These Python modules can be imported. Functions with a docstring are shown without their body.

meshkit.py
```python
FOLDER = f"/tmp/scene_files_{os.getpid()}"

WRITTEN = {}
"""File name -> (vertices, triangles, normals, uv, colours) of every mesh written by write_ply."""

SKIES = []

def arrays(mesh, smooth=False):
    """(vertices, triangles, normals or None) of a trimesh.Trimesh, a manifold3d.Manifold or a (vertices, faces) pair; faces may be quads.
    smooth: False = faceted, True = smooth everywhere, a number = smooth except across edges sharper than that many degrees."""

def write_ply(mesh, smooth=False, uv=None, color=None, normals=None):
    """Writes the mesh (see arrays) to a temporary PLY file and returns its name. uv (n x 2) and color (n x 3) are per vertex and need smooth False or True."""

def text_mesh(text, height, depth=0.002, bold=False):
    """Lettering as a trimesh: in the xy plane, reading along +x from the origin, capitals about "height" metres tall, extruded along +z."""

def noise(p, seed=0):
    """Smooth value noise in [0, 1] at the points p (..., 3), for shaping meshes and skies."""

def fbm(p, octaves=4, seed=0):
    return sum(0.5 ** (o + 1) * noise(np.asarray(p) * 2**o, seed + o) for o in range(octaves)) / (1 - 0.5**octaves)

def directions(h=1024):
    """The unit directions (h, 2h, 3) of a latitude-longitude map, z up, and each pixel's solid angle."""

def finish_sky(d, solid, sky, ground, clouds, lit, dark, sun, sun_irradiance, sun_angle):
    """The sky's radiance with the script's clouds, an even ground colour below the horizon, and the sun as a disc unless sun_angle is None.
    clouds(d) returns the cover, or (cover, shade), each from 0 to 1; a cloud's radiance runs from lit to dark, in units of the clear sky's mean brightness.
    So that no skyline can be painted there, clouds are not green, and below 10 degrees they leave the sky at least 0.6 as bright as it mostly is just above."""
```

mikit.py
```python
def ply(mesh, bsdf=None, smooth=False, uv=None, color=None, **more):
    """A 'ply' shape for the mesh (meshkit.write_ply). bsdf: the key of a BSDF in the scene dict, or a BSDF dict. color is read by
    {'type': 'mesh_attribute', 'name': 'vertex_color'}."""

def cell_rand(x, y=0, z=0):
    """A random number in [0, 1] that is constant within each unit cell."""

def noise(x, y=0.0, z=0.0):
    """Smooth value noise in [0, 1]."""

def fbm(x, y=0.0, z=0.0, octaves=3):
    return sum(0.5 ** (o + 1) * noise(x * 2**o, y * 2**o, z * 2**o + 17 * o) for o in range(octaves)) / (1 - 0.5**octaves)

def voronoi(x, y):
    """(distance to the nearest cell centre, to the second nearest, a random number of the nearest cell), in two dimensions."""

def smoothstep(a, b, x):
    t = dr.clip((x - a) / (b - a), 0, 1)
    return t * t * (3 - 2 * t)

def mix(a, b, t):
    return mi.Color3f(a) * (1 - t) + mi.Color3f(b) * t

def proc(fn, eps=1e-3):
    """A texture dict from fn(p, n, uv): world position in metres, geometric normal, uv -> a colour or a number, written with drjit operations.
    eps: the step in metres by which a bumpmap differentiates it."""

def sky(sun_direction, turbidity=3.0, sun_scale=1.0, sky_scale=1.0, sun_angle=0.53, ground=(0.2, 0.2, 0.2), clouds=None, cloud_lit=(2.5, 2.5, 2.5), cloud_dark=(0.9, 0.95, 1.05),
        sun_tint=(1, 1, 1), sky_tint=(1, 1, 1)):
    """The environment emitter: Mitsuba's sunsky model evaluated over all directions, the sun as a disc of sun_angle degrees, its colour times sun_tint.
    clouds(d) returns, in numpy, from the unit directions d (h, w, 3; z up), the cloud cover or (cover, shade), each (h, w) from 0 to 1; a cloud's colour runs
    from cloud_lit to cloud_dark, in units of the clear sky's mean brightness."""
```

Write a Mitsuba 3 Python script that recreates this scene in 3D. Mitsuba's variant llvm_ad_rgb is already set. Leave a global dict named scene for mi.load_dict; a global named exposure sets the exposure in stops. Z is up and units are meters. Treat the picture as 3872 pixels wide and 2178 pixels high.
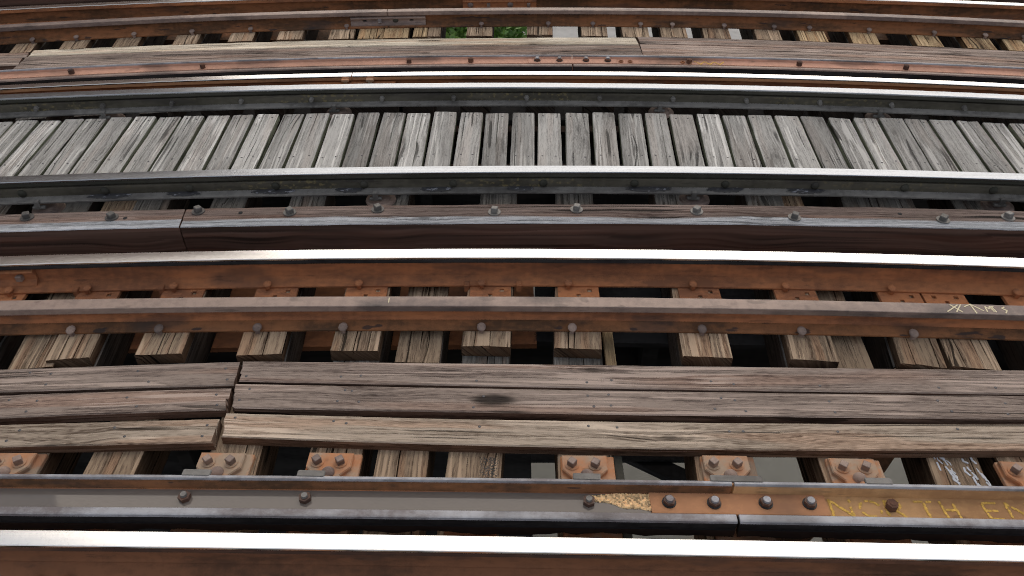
import math
import random
import numpy as np
import drjit as dr
import trimesh
import mitsuba as mi
import mikit
import meshkit
from shapely.geometry import Polygon, Point, box as sbox
from mikit import noise, fbm, voronoi, smoothstep, cell_rand, proc

# ------------------------------------------------------------------ camera, sky, exposure
T = mi.ScalarTransform4f
scene, labels = {}, {}
TILT, CAM_H = math.radians(39.33), 2.285
scene['camera'] = {'type': 'perspective', 'fov': math.degrees(2 * math.atan(1936 / 2900)), 'fov_axis': 'x', 'near_clip': 0.05, 'far_clip': 400.0,
                   'to_world': T().look_at(origin=[0, 0, CAM_H], target=[0, math.cos(TILT), CAM_H - math.sin(TILT)], up=[0, 0, 1])}
scene['sky'] = mikit.sky((0.12, 0.72, 0.70), turbidity=5, sun_scale=0.3, sun_angle=76, clouds=lambda d: 1.0, cloud_lit=(0.95, 0.99, 1.05), sun_tint=(.94, .98, 1.07))
exposure = 2.3


# ------------------------------------------------------------------ materials
def c3(*v):
    return mi.Color3f(*v)


def pick(i, cols):
    """colour number i of the list, for a drjit index"""
    out = c3(*cols[0])
    for k in range(1, len(cols)):
        out = dr.select(i > k - 0.5, c3(*cols[k]), out)
    return out


# palettes: grey walkway, brown boards, brown ties, pale board, guard timber, yellow-brown ties, tan board, dark joists, dirty ties darkened for shade
W_LIGHT = [(.385, .38, .37), (.30, .243, .213), (.285, .215, .155), (.48, .43, .355), (.165, .128, .115), (.33, .245, .15), (.36, .30, .245), (.05, .035, .03), (.12, .115, .11)]
W_DARK = [(.165, .16, .154), (.092, .069, .061), (.08, .054, .038), (.24, .195, .145), (.055, .037, .033), (.095, .058, .034), (.105, .078, .06), (.018, .012, .01), (.042, .04, .038)]


def wood_parts(uv):
    u, v = mi.Float(uv.x), mi.Float(uv.y)
    pal = dr.floor(v / 40)
    tone = dr.floor(u / 40) * 0.1
    # knots swing the grain round them
    kd, k2, kr = voronoi(u * 2.0, v * 6.0)
    knot = (1 - smoothstep(0.03, 0.6, kd)) * dr.select(kr > 0.58, 1.0, 0.0)
    vv = v + (noise(u * 1.6, v * 5) - 0.5) * 0.016 + knot * 0.024
    wide = noise(u * 1.1, vv * 55)
    mid = noise(u * 2.6, vv * 140)
    fine = 0.45 * noise(u * 12, vv * 300) + 0.55 * noise(u * 45, vv * 420)
    crack = smoothstep(0.79, 0.84, noise(u * 1.7 + 7, vv * 88)) * smoothstep(0.46, 0.6, noise(u * 2.1, v * 13))
    core = dr.select(kr > 0.70, 1.0, 0.0) * ((1 - smoothstep(0.04, 0.10, kd)) + 0.45 * (1 - smoothstep(0.08, 0.38, kd)) * (0.5 + 0.5 * dr.sin(kd * 75)))
    core = dr.minimum(core, 1.0)
    return u, v, pal, tone, wide, mid, fine, crack, core, knot


def wood_color(p, n, uv):
    u, v, pal, tone, wide, mid, fine, crack, core, knot = wood_parts(uv)
    line = smoothstep(0.45, 0.75, mid)
    t = dr.clip(0.14 + 0.36 * line + 0.42 * (wide - 0.45) + 1.25 * (fine - 0.5) + 0.2 * knot + 0.5 * (fbm(u * 1.3, v * 6) - 0.5), 0, 1)
    a, b = pick(pal, W_LIGHT), pick(pal, W_DARK)
    c = a * (1 - t) + b * t
    # warm streaks where the grey skin has worn away
    warm = smoothstep(0.55, 0.8, noise(u * 1.3 + 3, v * 22)) * dr.select(pal < 0.5, 0.14, 0.45)
    c = c * (1 - warm) + c * c3(1.16, 0.88, 0.74) * warm
    # bleached, frayed fibres
    pale = smoothstep(0.58, 0.72, noise(u * 3.3 + 9, vv_of(v, u) * 130)) * smoothstep(.42, .62, noise(u * 2.3 + 1, v * 9)) * 0.65
    c = c * (1 - pale) + a * 1.65 * pale
    stain = smoothstep(0.68, 0.84, fbm(u * 2.1 + 11, v * 9)) * 0.15
    c = c * (1 - stain)
    # the bolted guard timber is blue-grey in a strip along its near arris
    vt = v - dr.floor(v / 40) * 40 - 20
    worn = dr.select((pal > 3.5) & (pal < 4.5), smoothstep(0.0, 0.018, 0.066 + 0.03 * (noise(u * 1.2, 3.3) - .5) + 0.02 * (mid - .5) - vt) * smoothstep(-0.012, 0.0, vt + 0.004), 0.0)
    c = c * (1 - worn) + (c3(.33, .345, .375) * (0.5 + 0.45 * mid + 0.35 * wide + 0.9 * (fine - .5)) * (1 - 0.5 * crack)) * worn
    c = c * (1 - dr.select(((pal > .5) & (pal < 1.5)) | (pal > 5.5), .65, dr.select(pal < .5, .7, .85)) * crack * (1 - .7 * worn)) * (1 - dr.select(pal < .5, .38, .62) * core)
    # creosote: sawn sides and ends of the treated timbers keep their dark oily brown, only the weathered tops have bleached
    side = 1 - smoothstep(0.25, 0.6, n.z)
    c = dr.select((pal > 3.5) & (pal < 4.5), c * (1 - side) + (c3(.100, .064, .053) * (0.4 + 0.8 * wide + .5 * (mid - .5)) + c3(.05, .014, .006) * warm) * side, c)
    c = dr.select(((pal > 1.5) & (pal < 2.5)) | ((pal > 4.5) & (pal < 5.5)), c * (1 - side) + c * c3(.30, .26, .24) * side, c)  # tie sides and ends: creosote, with shade put into the same tint
    c = dr.select(((pal > .5) & (pal < 1.5)) | (pal > 5.5), c * (1 - side) + c * c3(.40, .33, .30) * side, c)  # board sides: shade between the boards put into the colour
    c = dr.select(pal < 0.5, c * (1 - side) + c * c3(.42, .46, .36) * side, c)  # walkway plank sides: gap shade put into the colour, with algae green
    # one big dark knot in the middle board
    kx, ky = (p.x + .08 + .02 * (fine - .5)) / .105, (p.y - 2.190 + .012 * (wide - .5)) / .036
    burn = (1 - smoothstep(0.55, 1.15, dr.sqrt(kx * kx + ky * ky))) * dr.select((pal > 0.5) & (pal < 1.5), .82, 0)
    c = c * (1 - burn)
    return c * (0.66 + 0.68 * tone)


def vv_of(v, u):
    return v + (noise(u * 1.1, v * 4) - 0.5) * 0.014


def wood_height(p, n, uv):
    u, v, pal, tone, wide, mid, fine, crack, core, knot = wood_parts(uv)
    return 0.6 * mid + 0.5 * wide + 0.4 * fine - 1.8 * crack - 0.4 * core


# palettes: 0 orange web, 1 dark maroon, 2 worn brown head, 3 bright orange casting, 4 olive, 5 blue-grey steel, 6 pink rust, 7 near-black steel, 8 brown girder
R_A = [(.42, .175, .083), (.15, .075, .05), (.31, .235, .205), (.47, .225, .12), (.064, .062, .053), (.36, .37, .41), (.55, .31, .23), (.035, .035, .038), (.26, .115, .055), (.185, .180, .176), (.52, .31, .155), (.54, .275, .145), (.112, .104, .085), (.23, .105, .058)]
R_B = [(.21, .095, .055), (.07, .042, .035), (.16, .125, .118), (.38, .295, .225), (.036, .037, .031), (.17, .155, .165), (.40, .23, .17), (.015, .015, .017), (.09, .05, .03), (.092, .089, .087), (.36, .20, .10), (.42, .21, .115), (.060, .056, .046), (.11, .056, .036)]


def rust_color(p, n, uv):
    u, v = mi.Float(uv.x), mi.Float(uv.y)
    pal = dr.floor(v / 40)
    big = fbm(p.x * 2.3, p.y * 5, p.z * 9 + pal * 3, 3)
    big = dr.select((pal > 2.5) & (pal < 3.5), fbm(p.x * 13, p.y * 13, p.z * 13, 3), big)
    small = fbm(p.x * 26, p.y * 60, p.z * 60, 3)
    grit = noise(p.x * 260, p.y * 260, p.z * 260)
    drip = fbm(p.x * 55, p.y * 20, p.z * 4 + pal, 2)
    t = dr.clip(smoothstep(0.36, 0.66, big) * 0.8 + (small - 0.5) * 1.0 + (grit - 0.5) * 0.35 + (drip - .5) * .5 + 0.1, 0, 1)
    c = pick(pal, R_A) * (1 - t) + pick(pal, R_B) * t
    soot = smoothstep(0.56, 0.76, fbm(p.x * 3.1 + 5, p.y * 4, p.z * 13, 3)) * 0.5
    c = c * (1 - soot) + c3(.045, .042, .044) * soot
    # flaked dark chips
    chip = smoothstep(0.70, 0.76, fbm(p.x * 9, p.y * 16 + 4, p.z * 42, 3)) * dr.select(dr.abs(pal - 8) > .5, 0.3, 0.8)
    c = c * (1 - chip) + c3(.03, .028, .03) * chip
    # the lichen-like yellow bloom on the olive side bars
    bloom = dr.select((pal > 11.5) & (pal < 12.5), smoothstep(0.55, 0.75, fbm(p.x * 60, p.y * 30, p.z * 60, 2)) * smoothstep(0.45, 0.62, fbm(p.x * 1.7 + 2, p.z * 4, 1.5, 2)), 0.0) * 0.55
    c = c * (1 - bloom) + c3(.26, .21, .10) * bloom
    return c


def polish_color(p, n, uv):
    s = fbm(p.x * 1.2, p.y * 160, 0.5, 3)
    spots = smoothstep(0.8, 0.88, noise(p.x * 160, p.y * 200))
    return c3(.90, .90, .91) * (0.88 + 0.2 * s) * (1 - 0.1 * spots)


def concrete_color(p, n, uv):
    a = fbm(p.x * 0.5, p.y * 0.5, 0.3, 3)
    b = fbm(p.x * 7, p.y * 7, 1.3, 3)
    rust = smoothstep(0.55, 0.72, fbm(p.x * 0.8 + 3, p.y * 0.8, 2.2, 3)) * 0.45
    c = c3(.21, .21, .195) * (0.72 + 0.35 * a + 0.22 * b)
    return c * (1 - rust) + c3(.27, .20, .12) * rust


def leaf_color(p, n, uv):
    r = noise(p.x * 3, p.y * 3, p.z * 3)
    q = cell_rand(p.x * 9, p.y * 9, p.z * 9)
    return c3(.09, .20, .045) * (0.55 + 0.9 * r) + c3(.05, .055, .0) * q


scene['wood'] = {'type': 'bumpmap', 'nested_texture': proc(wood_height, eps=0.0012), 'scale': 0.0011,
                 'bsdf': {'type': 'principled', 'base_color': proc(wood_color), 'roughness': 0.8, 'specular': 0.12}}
scene['rust'] = {'type': 'principled', 'base_color': proc(rust_color), 'roughness': 0.75, 'specular': 0.15}
scene['worn_steel'] = {'type': 'principled', 'base_color': proc(rust_color), 'roughness': 0.46, 'metallic': 0.2, 'specular': 0.4}
scene['polished'] = {'type': 'principled', 'base_color': proc(polish_color), 'roughness': 0.24, 'metallic': 1.0}
scene['grease'] = {'type': 'principled', 'base_color': {'type': 'rgb', 'value': [.012, .012, .014]}, 'roughness': 0.4, 'specular': 0.5}
scene['concrete'] = {'type': 'diffuse', 'reflectance': proc(concrete_color)}
scene['leaf'] = {'type': 'twosided', 'bsdf': {'type': 'principled', 'base_color': proc(leaf_color), 'roughness': 0.5, 'specular': 0.4}}
scene['pale_concrete'] = {'type': 'diffuse', 'reflectance': proc(lambda p, n, uv: c3(.43, .43, .43) * (0.75 + 0.5 * fbm(p.x * 3, p.y * 3, .5, 3)))}
scene['bark'] = {'type': 'diffuse', 'reflectance': {'type': 'rgb', 'value': [.09, .07, .055]}}
scene['muddy_water'] = {'type': 'principled', 'base_color': {'type': 'rgb', 'value': [.150, .130, .120]}, 'roughness': 0.02, 'specular': 0.5}
scene['grit'] = {'type': 'principled', 'base_color': proc(lambda p, n, uv: c3(.78, .56, .32) * (0.45 + 0.95 * cell_rand(p.x * 130, p.y * 130))), 'roughness': 0.6}
scene['yellow_chalk'] = {'type': 'diffuse', 'reflectance': proc(lambda p, n, uv: c3(.80, .52, .14) * (0.55 + 0.5 * noise(p.x * 200, p.y * 200)))}
scene['white_chalk'] = {'type': 'diffuse', 'reflectance': {'type': 'rgb', 'value': [.72, .64, .46]}}
scene['white_paint'] = {'type': 'diffuse', 'reflectance': {'type': 'rgb', 'value': [.52, .56, .63]}}
scene['nail_steel'] = {'type': 'principled', 'base_color': {'type': 'rgb', 'value': [.10, .10, .11]}, 'roughness': 0.45, 'metallic': 0.5}


# ------------------------------------------------------------------ helpers
taken = set()


def numbered(key):
    if key not in taken:
        taken.add(key)
        return key
    i = 1
    while f'{key}_{i:03d}' in taken:
        i += 1
    taken.add(f'{key}_{i:03d}')
    return f'{key}_{i:03d}'


def thing(name, label=None, cat=None, group=None, kind=None):
    key = numbered(name)
    labels[key] = {}
    if label:
        labels[key]['label'] = label
    if cat:
        labels[key]['category'] = cat
    if group:
        labels[key]['group'] = group
    if kind:
        labels[key]['kind'] = kind
    return key


def put(key, shape, to_world=None):
    scene[key] = {**shape, 'to_world': to_world} if to_world is not None else shape
    taken.add(key)
    return key


def part(parent, name, shape, to_world=None, label=None, kind=None):
    key = put(numbered(parent + '__' + name), shape, to_world)
    if label or kind:
        labels[key] = {**({'label': label} if label else {}), **({'kind': kind} if kind else {})}
    return key


class Curve:
    """y = a + b x + c x^2 in plan; frame() gives points, unit tangents and left normals"""

    def __init__(self, a, b, c):
        self.k = (a, b, c)

    def y(self, x):
        a, b, c = self.k
        return a + b * x + c * x * x

    def frame(self, x):
        a, b, c = self.k
        x = np.asarray(x, float)
        s = b + 2 * c * x
        L = np.sqrt(1 + s * s)
        return np.stack([x, self.y(x)], -1), np.stack([1 / L, s / L], -1), np.stack([-s / L, 1 / L], -1)


def dup_corners(poly, sharp):
    """profile -> (points, strips): corners sharper than the angle are doubled so that smooth shading stops there"""
    n = len(poly)
    segs = []
    d = np.roll(poly, -1, 0) - poly
    ang = np.arctan2(d[:, 1], d[:, 0])
    turn = np.abs((ang - np.roll(ang, 1) + np.pi) % (2 * np.pi) - np.pi)
    return turn > math.radians(sharp)


def loft(rings, sharp=35, u0=0.0, v0=0.0, us=None, ref=None, caps=True, vper=None):
    """rings: (S, n, 3) sections of a closed profile (counter-clockwise looking back along the sweep). returns (V, F, uv)"""
    rings = np.asarray(rings, float)
    S, n = rings.shape[:2]
    ref = rings[S // 2] if ref is None else ref
    if ref.shape[1] == 3:
        cx = ref - ref.mean(0)
        t = rings[-1].mean(0) - rings[0].mean(0)
        t /= np.linalg.norm(t)
        a = np.cross([0, 0, 1.0], t)
        if np.linalg.norm(a) < 1e-3:
            a = np.array([1.0, 0, 0])
        a /= np.linalg.norm(a)
        b = np.cross(t, a)
        ref2 = np.stack([cx @ a, cx @ b], -1)
    else:
        ref2 = ref
    hard = dup_corners(ref2, sharp)
    per = np.concatenate([[0], np.cumsum(np.linalg.norm(np.roll(ref2, -1, 0) - ref2, axis=1))])
    if vper is not None:
        per = vper
    if us is None:
        c = rings.mean(1)
        us = np.concatenate([[0], np.cumsum(np.linalg.norm(np.diff(c, axis=0), axis=1))])
    cols, first, second = [], {}, {}
    for i in range(n):
        first[i] = len(cols)       # used as the start of edge i
        cols.append((i, per[i]))
        if hard[i] or i == 0:
            second[i] = len(cols)  # used as the end of edge i-1
            cols.append((i, per[i] if i else per[n]))
        else:
            second[i] = first[i]
    m = len(cols)
    V = np.stack([rings[:, i] for i, _ in cols], 1).reshape(-1, 3)
    UV = np.stack([np.stack([u0 + us, np.full(S, v0 + pv)], -1) for _, pv in cols], 1).reshape(-1, 2)
    F = []
    base = (np.arange(S - 1) * m)[:, None]
    for i in range(n):
        j = (i + 1) % n
        a, b = first[i], second[j]
        q = np.concatenate([base + a, base + b, base + m + b, base + m + a], 1)
        F += [q[:, [0, 1, 2]], q[:, [0, 2, 3]]]
    F = np.concatenate(F)
    v0_, v1_, v2_ = (V[F[:, q]] - V.mean(0) for q in range(3))
    if np.einsum('ij,ij->i', v0_, np.cross(v1_, v2_)).sum() < 0:
        F = F[:, ::-1]
    if caps:
        CAPS = []
        import mapbox_earcut as me
        try:
            tri = me.triangulate_float64(np.ascontiguousarray(ref2), np.array([n], dtype=np.uint32)).reshape(-1, 3)
        except TypeError:
            tri = me.triangulate_float64(np.ascontiguousarray(ref2), np.array([n])).reshape(-1, 3)
        tri = tri.astype(int)
        ar = np.cross(ref2[tri[:, 1]] - ref2[tri[:, 0]], ref2[tri[:, 2]] - ref2[tri[:, 0]])
        tri[ar < 0] = tri[ar < 0][:, ::-1]
        for s, flip in ((0, True), (S - 1, False)):
            k = len(V)
            V = np.vstack([V, rings[s]])
            UV = np.vstack([UV, np.stack([u0 + us[s] + ref2[:, 1] * 0.3 + 0.31, v0 + ref2[:, 0] + 0.4 + ref2[:, 1]], -1)])
            pv = rings[s]
            nn = np.cross(pv[tri[:, 1]] - pv[tri[:, 0]], pv[tri[:, 2]] - pv[tri[:, 0]]).sum(0)
            out = (rings[0] - rings[1]).mean(0) if flip else (rings[-1] - rings[-2]).mean(0)
            CAPS.append((tri if nn @ out > 0 else tri[:, ::-1]) + k)
        F = np.vstack([F] + CAPS)
    return V, F, UV


def ply_of(vfu, bsdf, smooth=True):
    V, F, UV = vfu
    return mikit.ply(trimesh.Trimesh(V, F, process=False), bsdf, smooth=smooth, uv=UV)


def sweep(curve, prof, x0, x1, step=0.12, v0=0.0, jitter=None, z=0.0, sharp=35, tilt0=0.0, tilt1=0.0):
    """closed profile [(offset, z)] swept along the curve; tilt: skew of the end cuts (x shift per metre of offset)"""
    prof = np.asarray(prof, float)
    a2 = np.sum(prof[:, 0] * np.roll(prof[:, 1], -1) - np.roll(prof[:, 0], -1) * prof[:, 1])
    if a2 < 0:
        prof = prof[::-1]
    xs = np.linspace(x0, x1, max(2, int(abs(x1 - x0) / step) + 1))
    p, t, nrm = curve.frame(xs)
    R = np.zeros((len(xs), len(prof), 3))
    off = np.tile(prof[None, :, 0], (len(xs), 1))
    zz = np.tile(prof[None, :, 1], (len(xs), 1))
    if jitter is not None:
        do, dz = jitter(xs, prof)
        off, zz = off + do, zz + dz
    R[..., :2] = p[:, None] + off[..., None] * nrm[:, None]
    R[..., 2] = zz + z
    R[0, :, 0] += tilt0 * prof[:, 0]
    R[-1, :, 0] += tilt1 * prof[:, 0]
    return loft(R, sharp=sharp, u0=x0, v0=v0, us=xs - x0, ref=prof)


def band(palette, extra=20.0):
    return palette * 40.0 + extra


def wob(s, seed, scale=1.0):
    return meshkit.fbm(np.stack([np.asarray(s, float) * scale, np.full(np.shape(s), seed * 7.31), np.full(np.shape(s), seed * 3.7)], -1), 3, seed) - 0.5


def timber(a, b, width, thick, palette, tone, seed, z=0.0, curve=None, cracks=(), rag=0.004, chamfer=0.005, step=0.06, edge=0.0018, skew0=0.0, skew1=0.0, width2=None, curve2=None, bow=0.0):
    """A sawn piece of timber with its top at z. a, b: plan ends (or x range with curve: the piece lies between curve [near edge] and curve2).
    cracks: (offset fraction, depth, half width, from, to) checks running along the top."""
    rng = np.random.default_rng(seed)
    if curve is not None:
        xs = np.linspace(a, b, max(2, int(abs(b - a) / step) + 1))
        near = np.stack([xs, curve.y(xs)], -1)
        far = np.stack([xs, curve2.y(xs)], -1)
        s = xs - xs[0]
    else:
        a, b = np.asarray(a, float), np.asarray(b, float)
        L = np.linalg.norm(b - a)
        k = max(2, int(L / step) + 1)
        w = np.linspace(0, 1, k)[:, None]
        t = (b - a) / L
        nn = np.array([t[1], -t[0]])
        wd = width + ((width2 or width) - width) * w
        mid = a + (b - a) * w
        near, far = mid + nn * wd / 2, mid - nn * wd / 2
        s = w[:, 0] * L
    S = len(s)
    across = far - near
    W = np.linalg.norm(across, axis=1)
    ch = chamfer
    # top from near to far with the checks, then down the far side, back underneath
    pts = [(ch, 0.0, 'o')]
    for (o, d, hw, f0, f1) in sorted(cracks):
        pts += [(o, 0, ('l', d, hw, f0, f1)), (o, 0, ('c', d, hw, f0, f1)), (o, 0, ('r', d, hw, f0, f1))]
    wm = float(W.mean())
    R = np.zeros((S, 0, 3))
    offs, zs = [np.full(S, ch)], [np.zeros(S)]
    for i, (o, d, hw, f0, f1) in enumerate(sorted(cracks)):
        q = s / max(s[-1], 1e-6)
        g = np.clip((q - f0) / 0.08 + (1 if f0 <= 0 else 0), 0, 1) * np.clip((f1 - q) / 0.08 + (1 if f1 >= 1 else 0), 0, 1)
        h = np.maximum(hw * g * (0.75 + 0.8 * wob(s, seed + 31 + i, 9)), 0.00015)
        c = o * W + wob(s, seed + 11 + i, 4) * 0.02
        offs += [c - h, c, c + h]
        zs += [np.zeros(S), -d * g - 0.0002, np.zeros(S)]
    offs += [W - ch, W, W, W - ch * 0.5, np.full(S, ch * 0.5), np.zeros(S), np.zeros(S)]
    zs += [np.zeros(S), np.full(S, -ch), np.full(S, -thick + ch * .5), np.full(S, -thick), np.full(S, -thick), np.full(S, -thick + ch * .5), np.full(S, -ch)]
    offs, zs = np.stack(offs, 1), np.stack(zs, 1)
    n = offs.shape[1]
    # wavering edges and a slightly uneven top
    e0, e1 = wob(s, seed + 1, 7) * 2 * edge, wob(s, seed + 2, 7) * 2 * edge
    fr = offs / W[:, None]
    offs = offs + e0[:, None] * (1 - fr) + e1[:, None] * fr
    zs = zs + (wob(s, seed + 3, 5) * 2 * edge + bow * np.sin(np.pi * s / s[-1]))[:, None] * (zs > -thick * .5)
    un = across / W[:, None]
    R = np.zeros((S, n, 3))
    R[..., :2] = near[:, None] + un[:, None] * offs[..., None]
    R[..., 2] = z + zs
    tt = near[-1] - near[0]
    tt = tt / np.linalg.norm(tt)
    for end, sg, sk in ((0, 1, skew0), (-1, -1, skew1)):
        r = np.abs(rng.normal(0, rag, n)) * (zs[end] > -thick * .6)
        for ins, fall in ((0, 1.0),):
            R[end, :, :2] += tt * (sg * r)[:, None] + np.array([1.0, 0]) * (sk * (offs[end] - W[end] / 2))[:, None]
    ref = np.stack([offs[S // 2], zs[S // 2]], -1)
    flip = ref[::-1]
    u0 = 40.0 * round(tone * 10) + rng.uniform(4, 34)
    # v runs from the near top edge across the top, so that an edge strip can be placed by it
    per = np.concatenate([[0], np.cumsum(np.linalg.norm(np.roll(ref, -1, 0) - ref, axis=1))])
    vper = np.append(per[:-1][::-1], per[-2] - per[-1])
    V, F, UV = loft(R[:, ::-1], sharp=28, u0=u0, us=s, ref=np.stack([-flip[:, 0], flip[:, 1]], -1), v0=band(palette) + (0 if palette == 4 else rng.uniform(-12, 12)), vper=vper)
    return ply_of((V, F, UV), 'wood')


# small hardware: shared meshes, each with a constant uv that picks a rust palette
def hardware(mesh, palette, bsdf='rust', smooth=False):
    v, f, n = meshkit.arrays(mesh, smooth if smooth is not True else True)
    if smooth not in (False, True):
        m = trimesh.graph.smooth_shade(mesh, angle=np.radians(smooth), facet_minarea=None)
        mesh = trimesh.Trimesh(m.vertices, m.faces, process=False)
        smooth = True
    return mikit.ply(mesh, bsdf, smooth=smooth, uv=np.tile([[0.5, band(palette)]], (len(mesh.vertices), 1)))


def two_tone(*pieces, bsdf='worn_steel'):
    """one small mesh of pieces with a palette each"""
    m = trimesh.util.concatenate([p for p, _ in pieces])
    uv = np.concatenate([np.tile([[0.5, band(k)]], (len(p.vertices), 1)) for p, k in pieces])
    return mikit.ply(m, bsdf, smooth=False, uv=uv)


def cyl(r, h, sections=16, z=0.0, r2=None):
    m = trimesh.creation.cylinder(r, h, sections=sections)
    m.apply_translation([0, 0, h / 2 + z])
    if r2 is not None:
        top = m.vertices[:, 2] > z + h * .6
        m.vertices[top, :2] *= r2 / r
    return m


def bx(lo, hi):
    lo, hi = np.array(lo, float), np.array(hi, float)
    m = trimesh.creation.box(hi - lo)
    m.apply_translation((lo + hi) / 2)
    return m


def bevel_box(lo, hi, b):
    """a box with chamfered upright and top edges"""
    lo, hi = np.array(lo, float), np.array(hi, float)
    P = []
    for z, q in ((lo[2], 0), (hi[2] - b, 0), (hi[2], b)):
        for sx, sy, kx, ky in ((0, 0, b, 0), (1, 0, -b, 0), (1, 0, 0, b), (1, 1, 0, -b), (1, 1, -b, 0), (0, 1, b, 0), (0, 1, 0, -b), (0, 0, 0, b)):
            x = (hi if sx else lo)[0] + kx
            y = (hi if sy else lo)[1] + ky
            P.append([min(max(x, lo[0] + q), hi[0] - q), min(max(y, lo[1] + q), hi[1] - q), z])
    return trimesh.convex.convex_hull(np.array(P))


def dome(r, h, z=0.0):
    m = trimesh.creation.icosphere(subdivisions=2, radius=1.0)
    m.vertices *= [r, r, h]
    m.vertices[:, 2] = np.maximum(m.vertices[:, 2], -0.15 * h) + z
    return m


def cat(*ms):
    return trimesh.util.concatenate(ms)


def at(x, y, z, rz=0.0, rx=0.0, s=1.0):
    m = T().translate([float(x), float(y), float(z)]).rotate([0, 0, 1], float(rz))
    if rx:
        m = m.rotate([1, 0, 0], float(rx))
    return m.scale(s) if s != 1.0 else m


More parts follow.
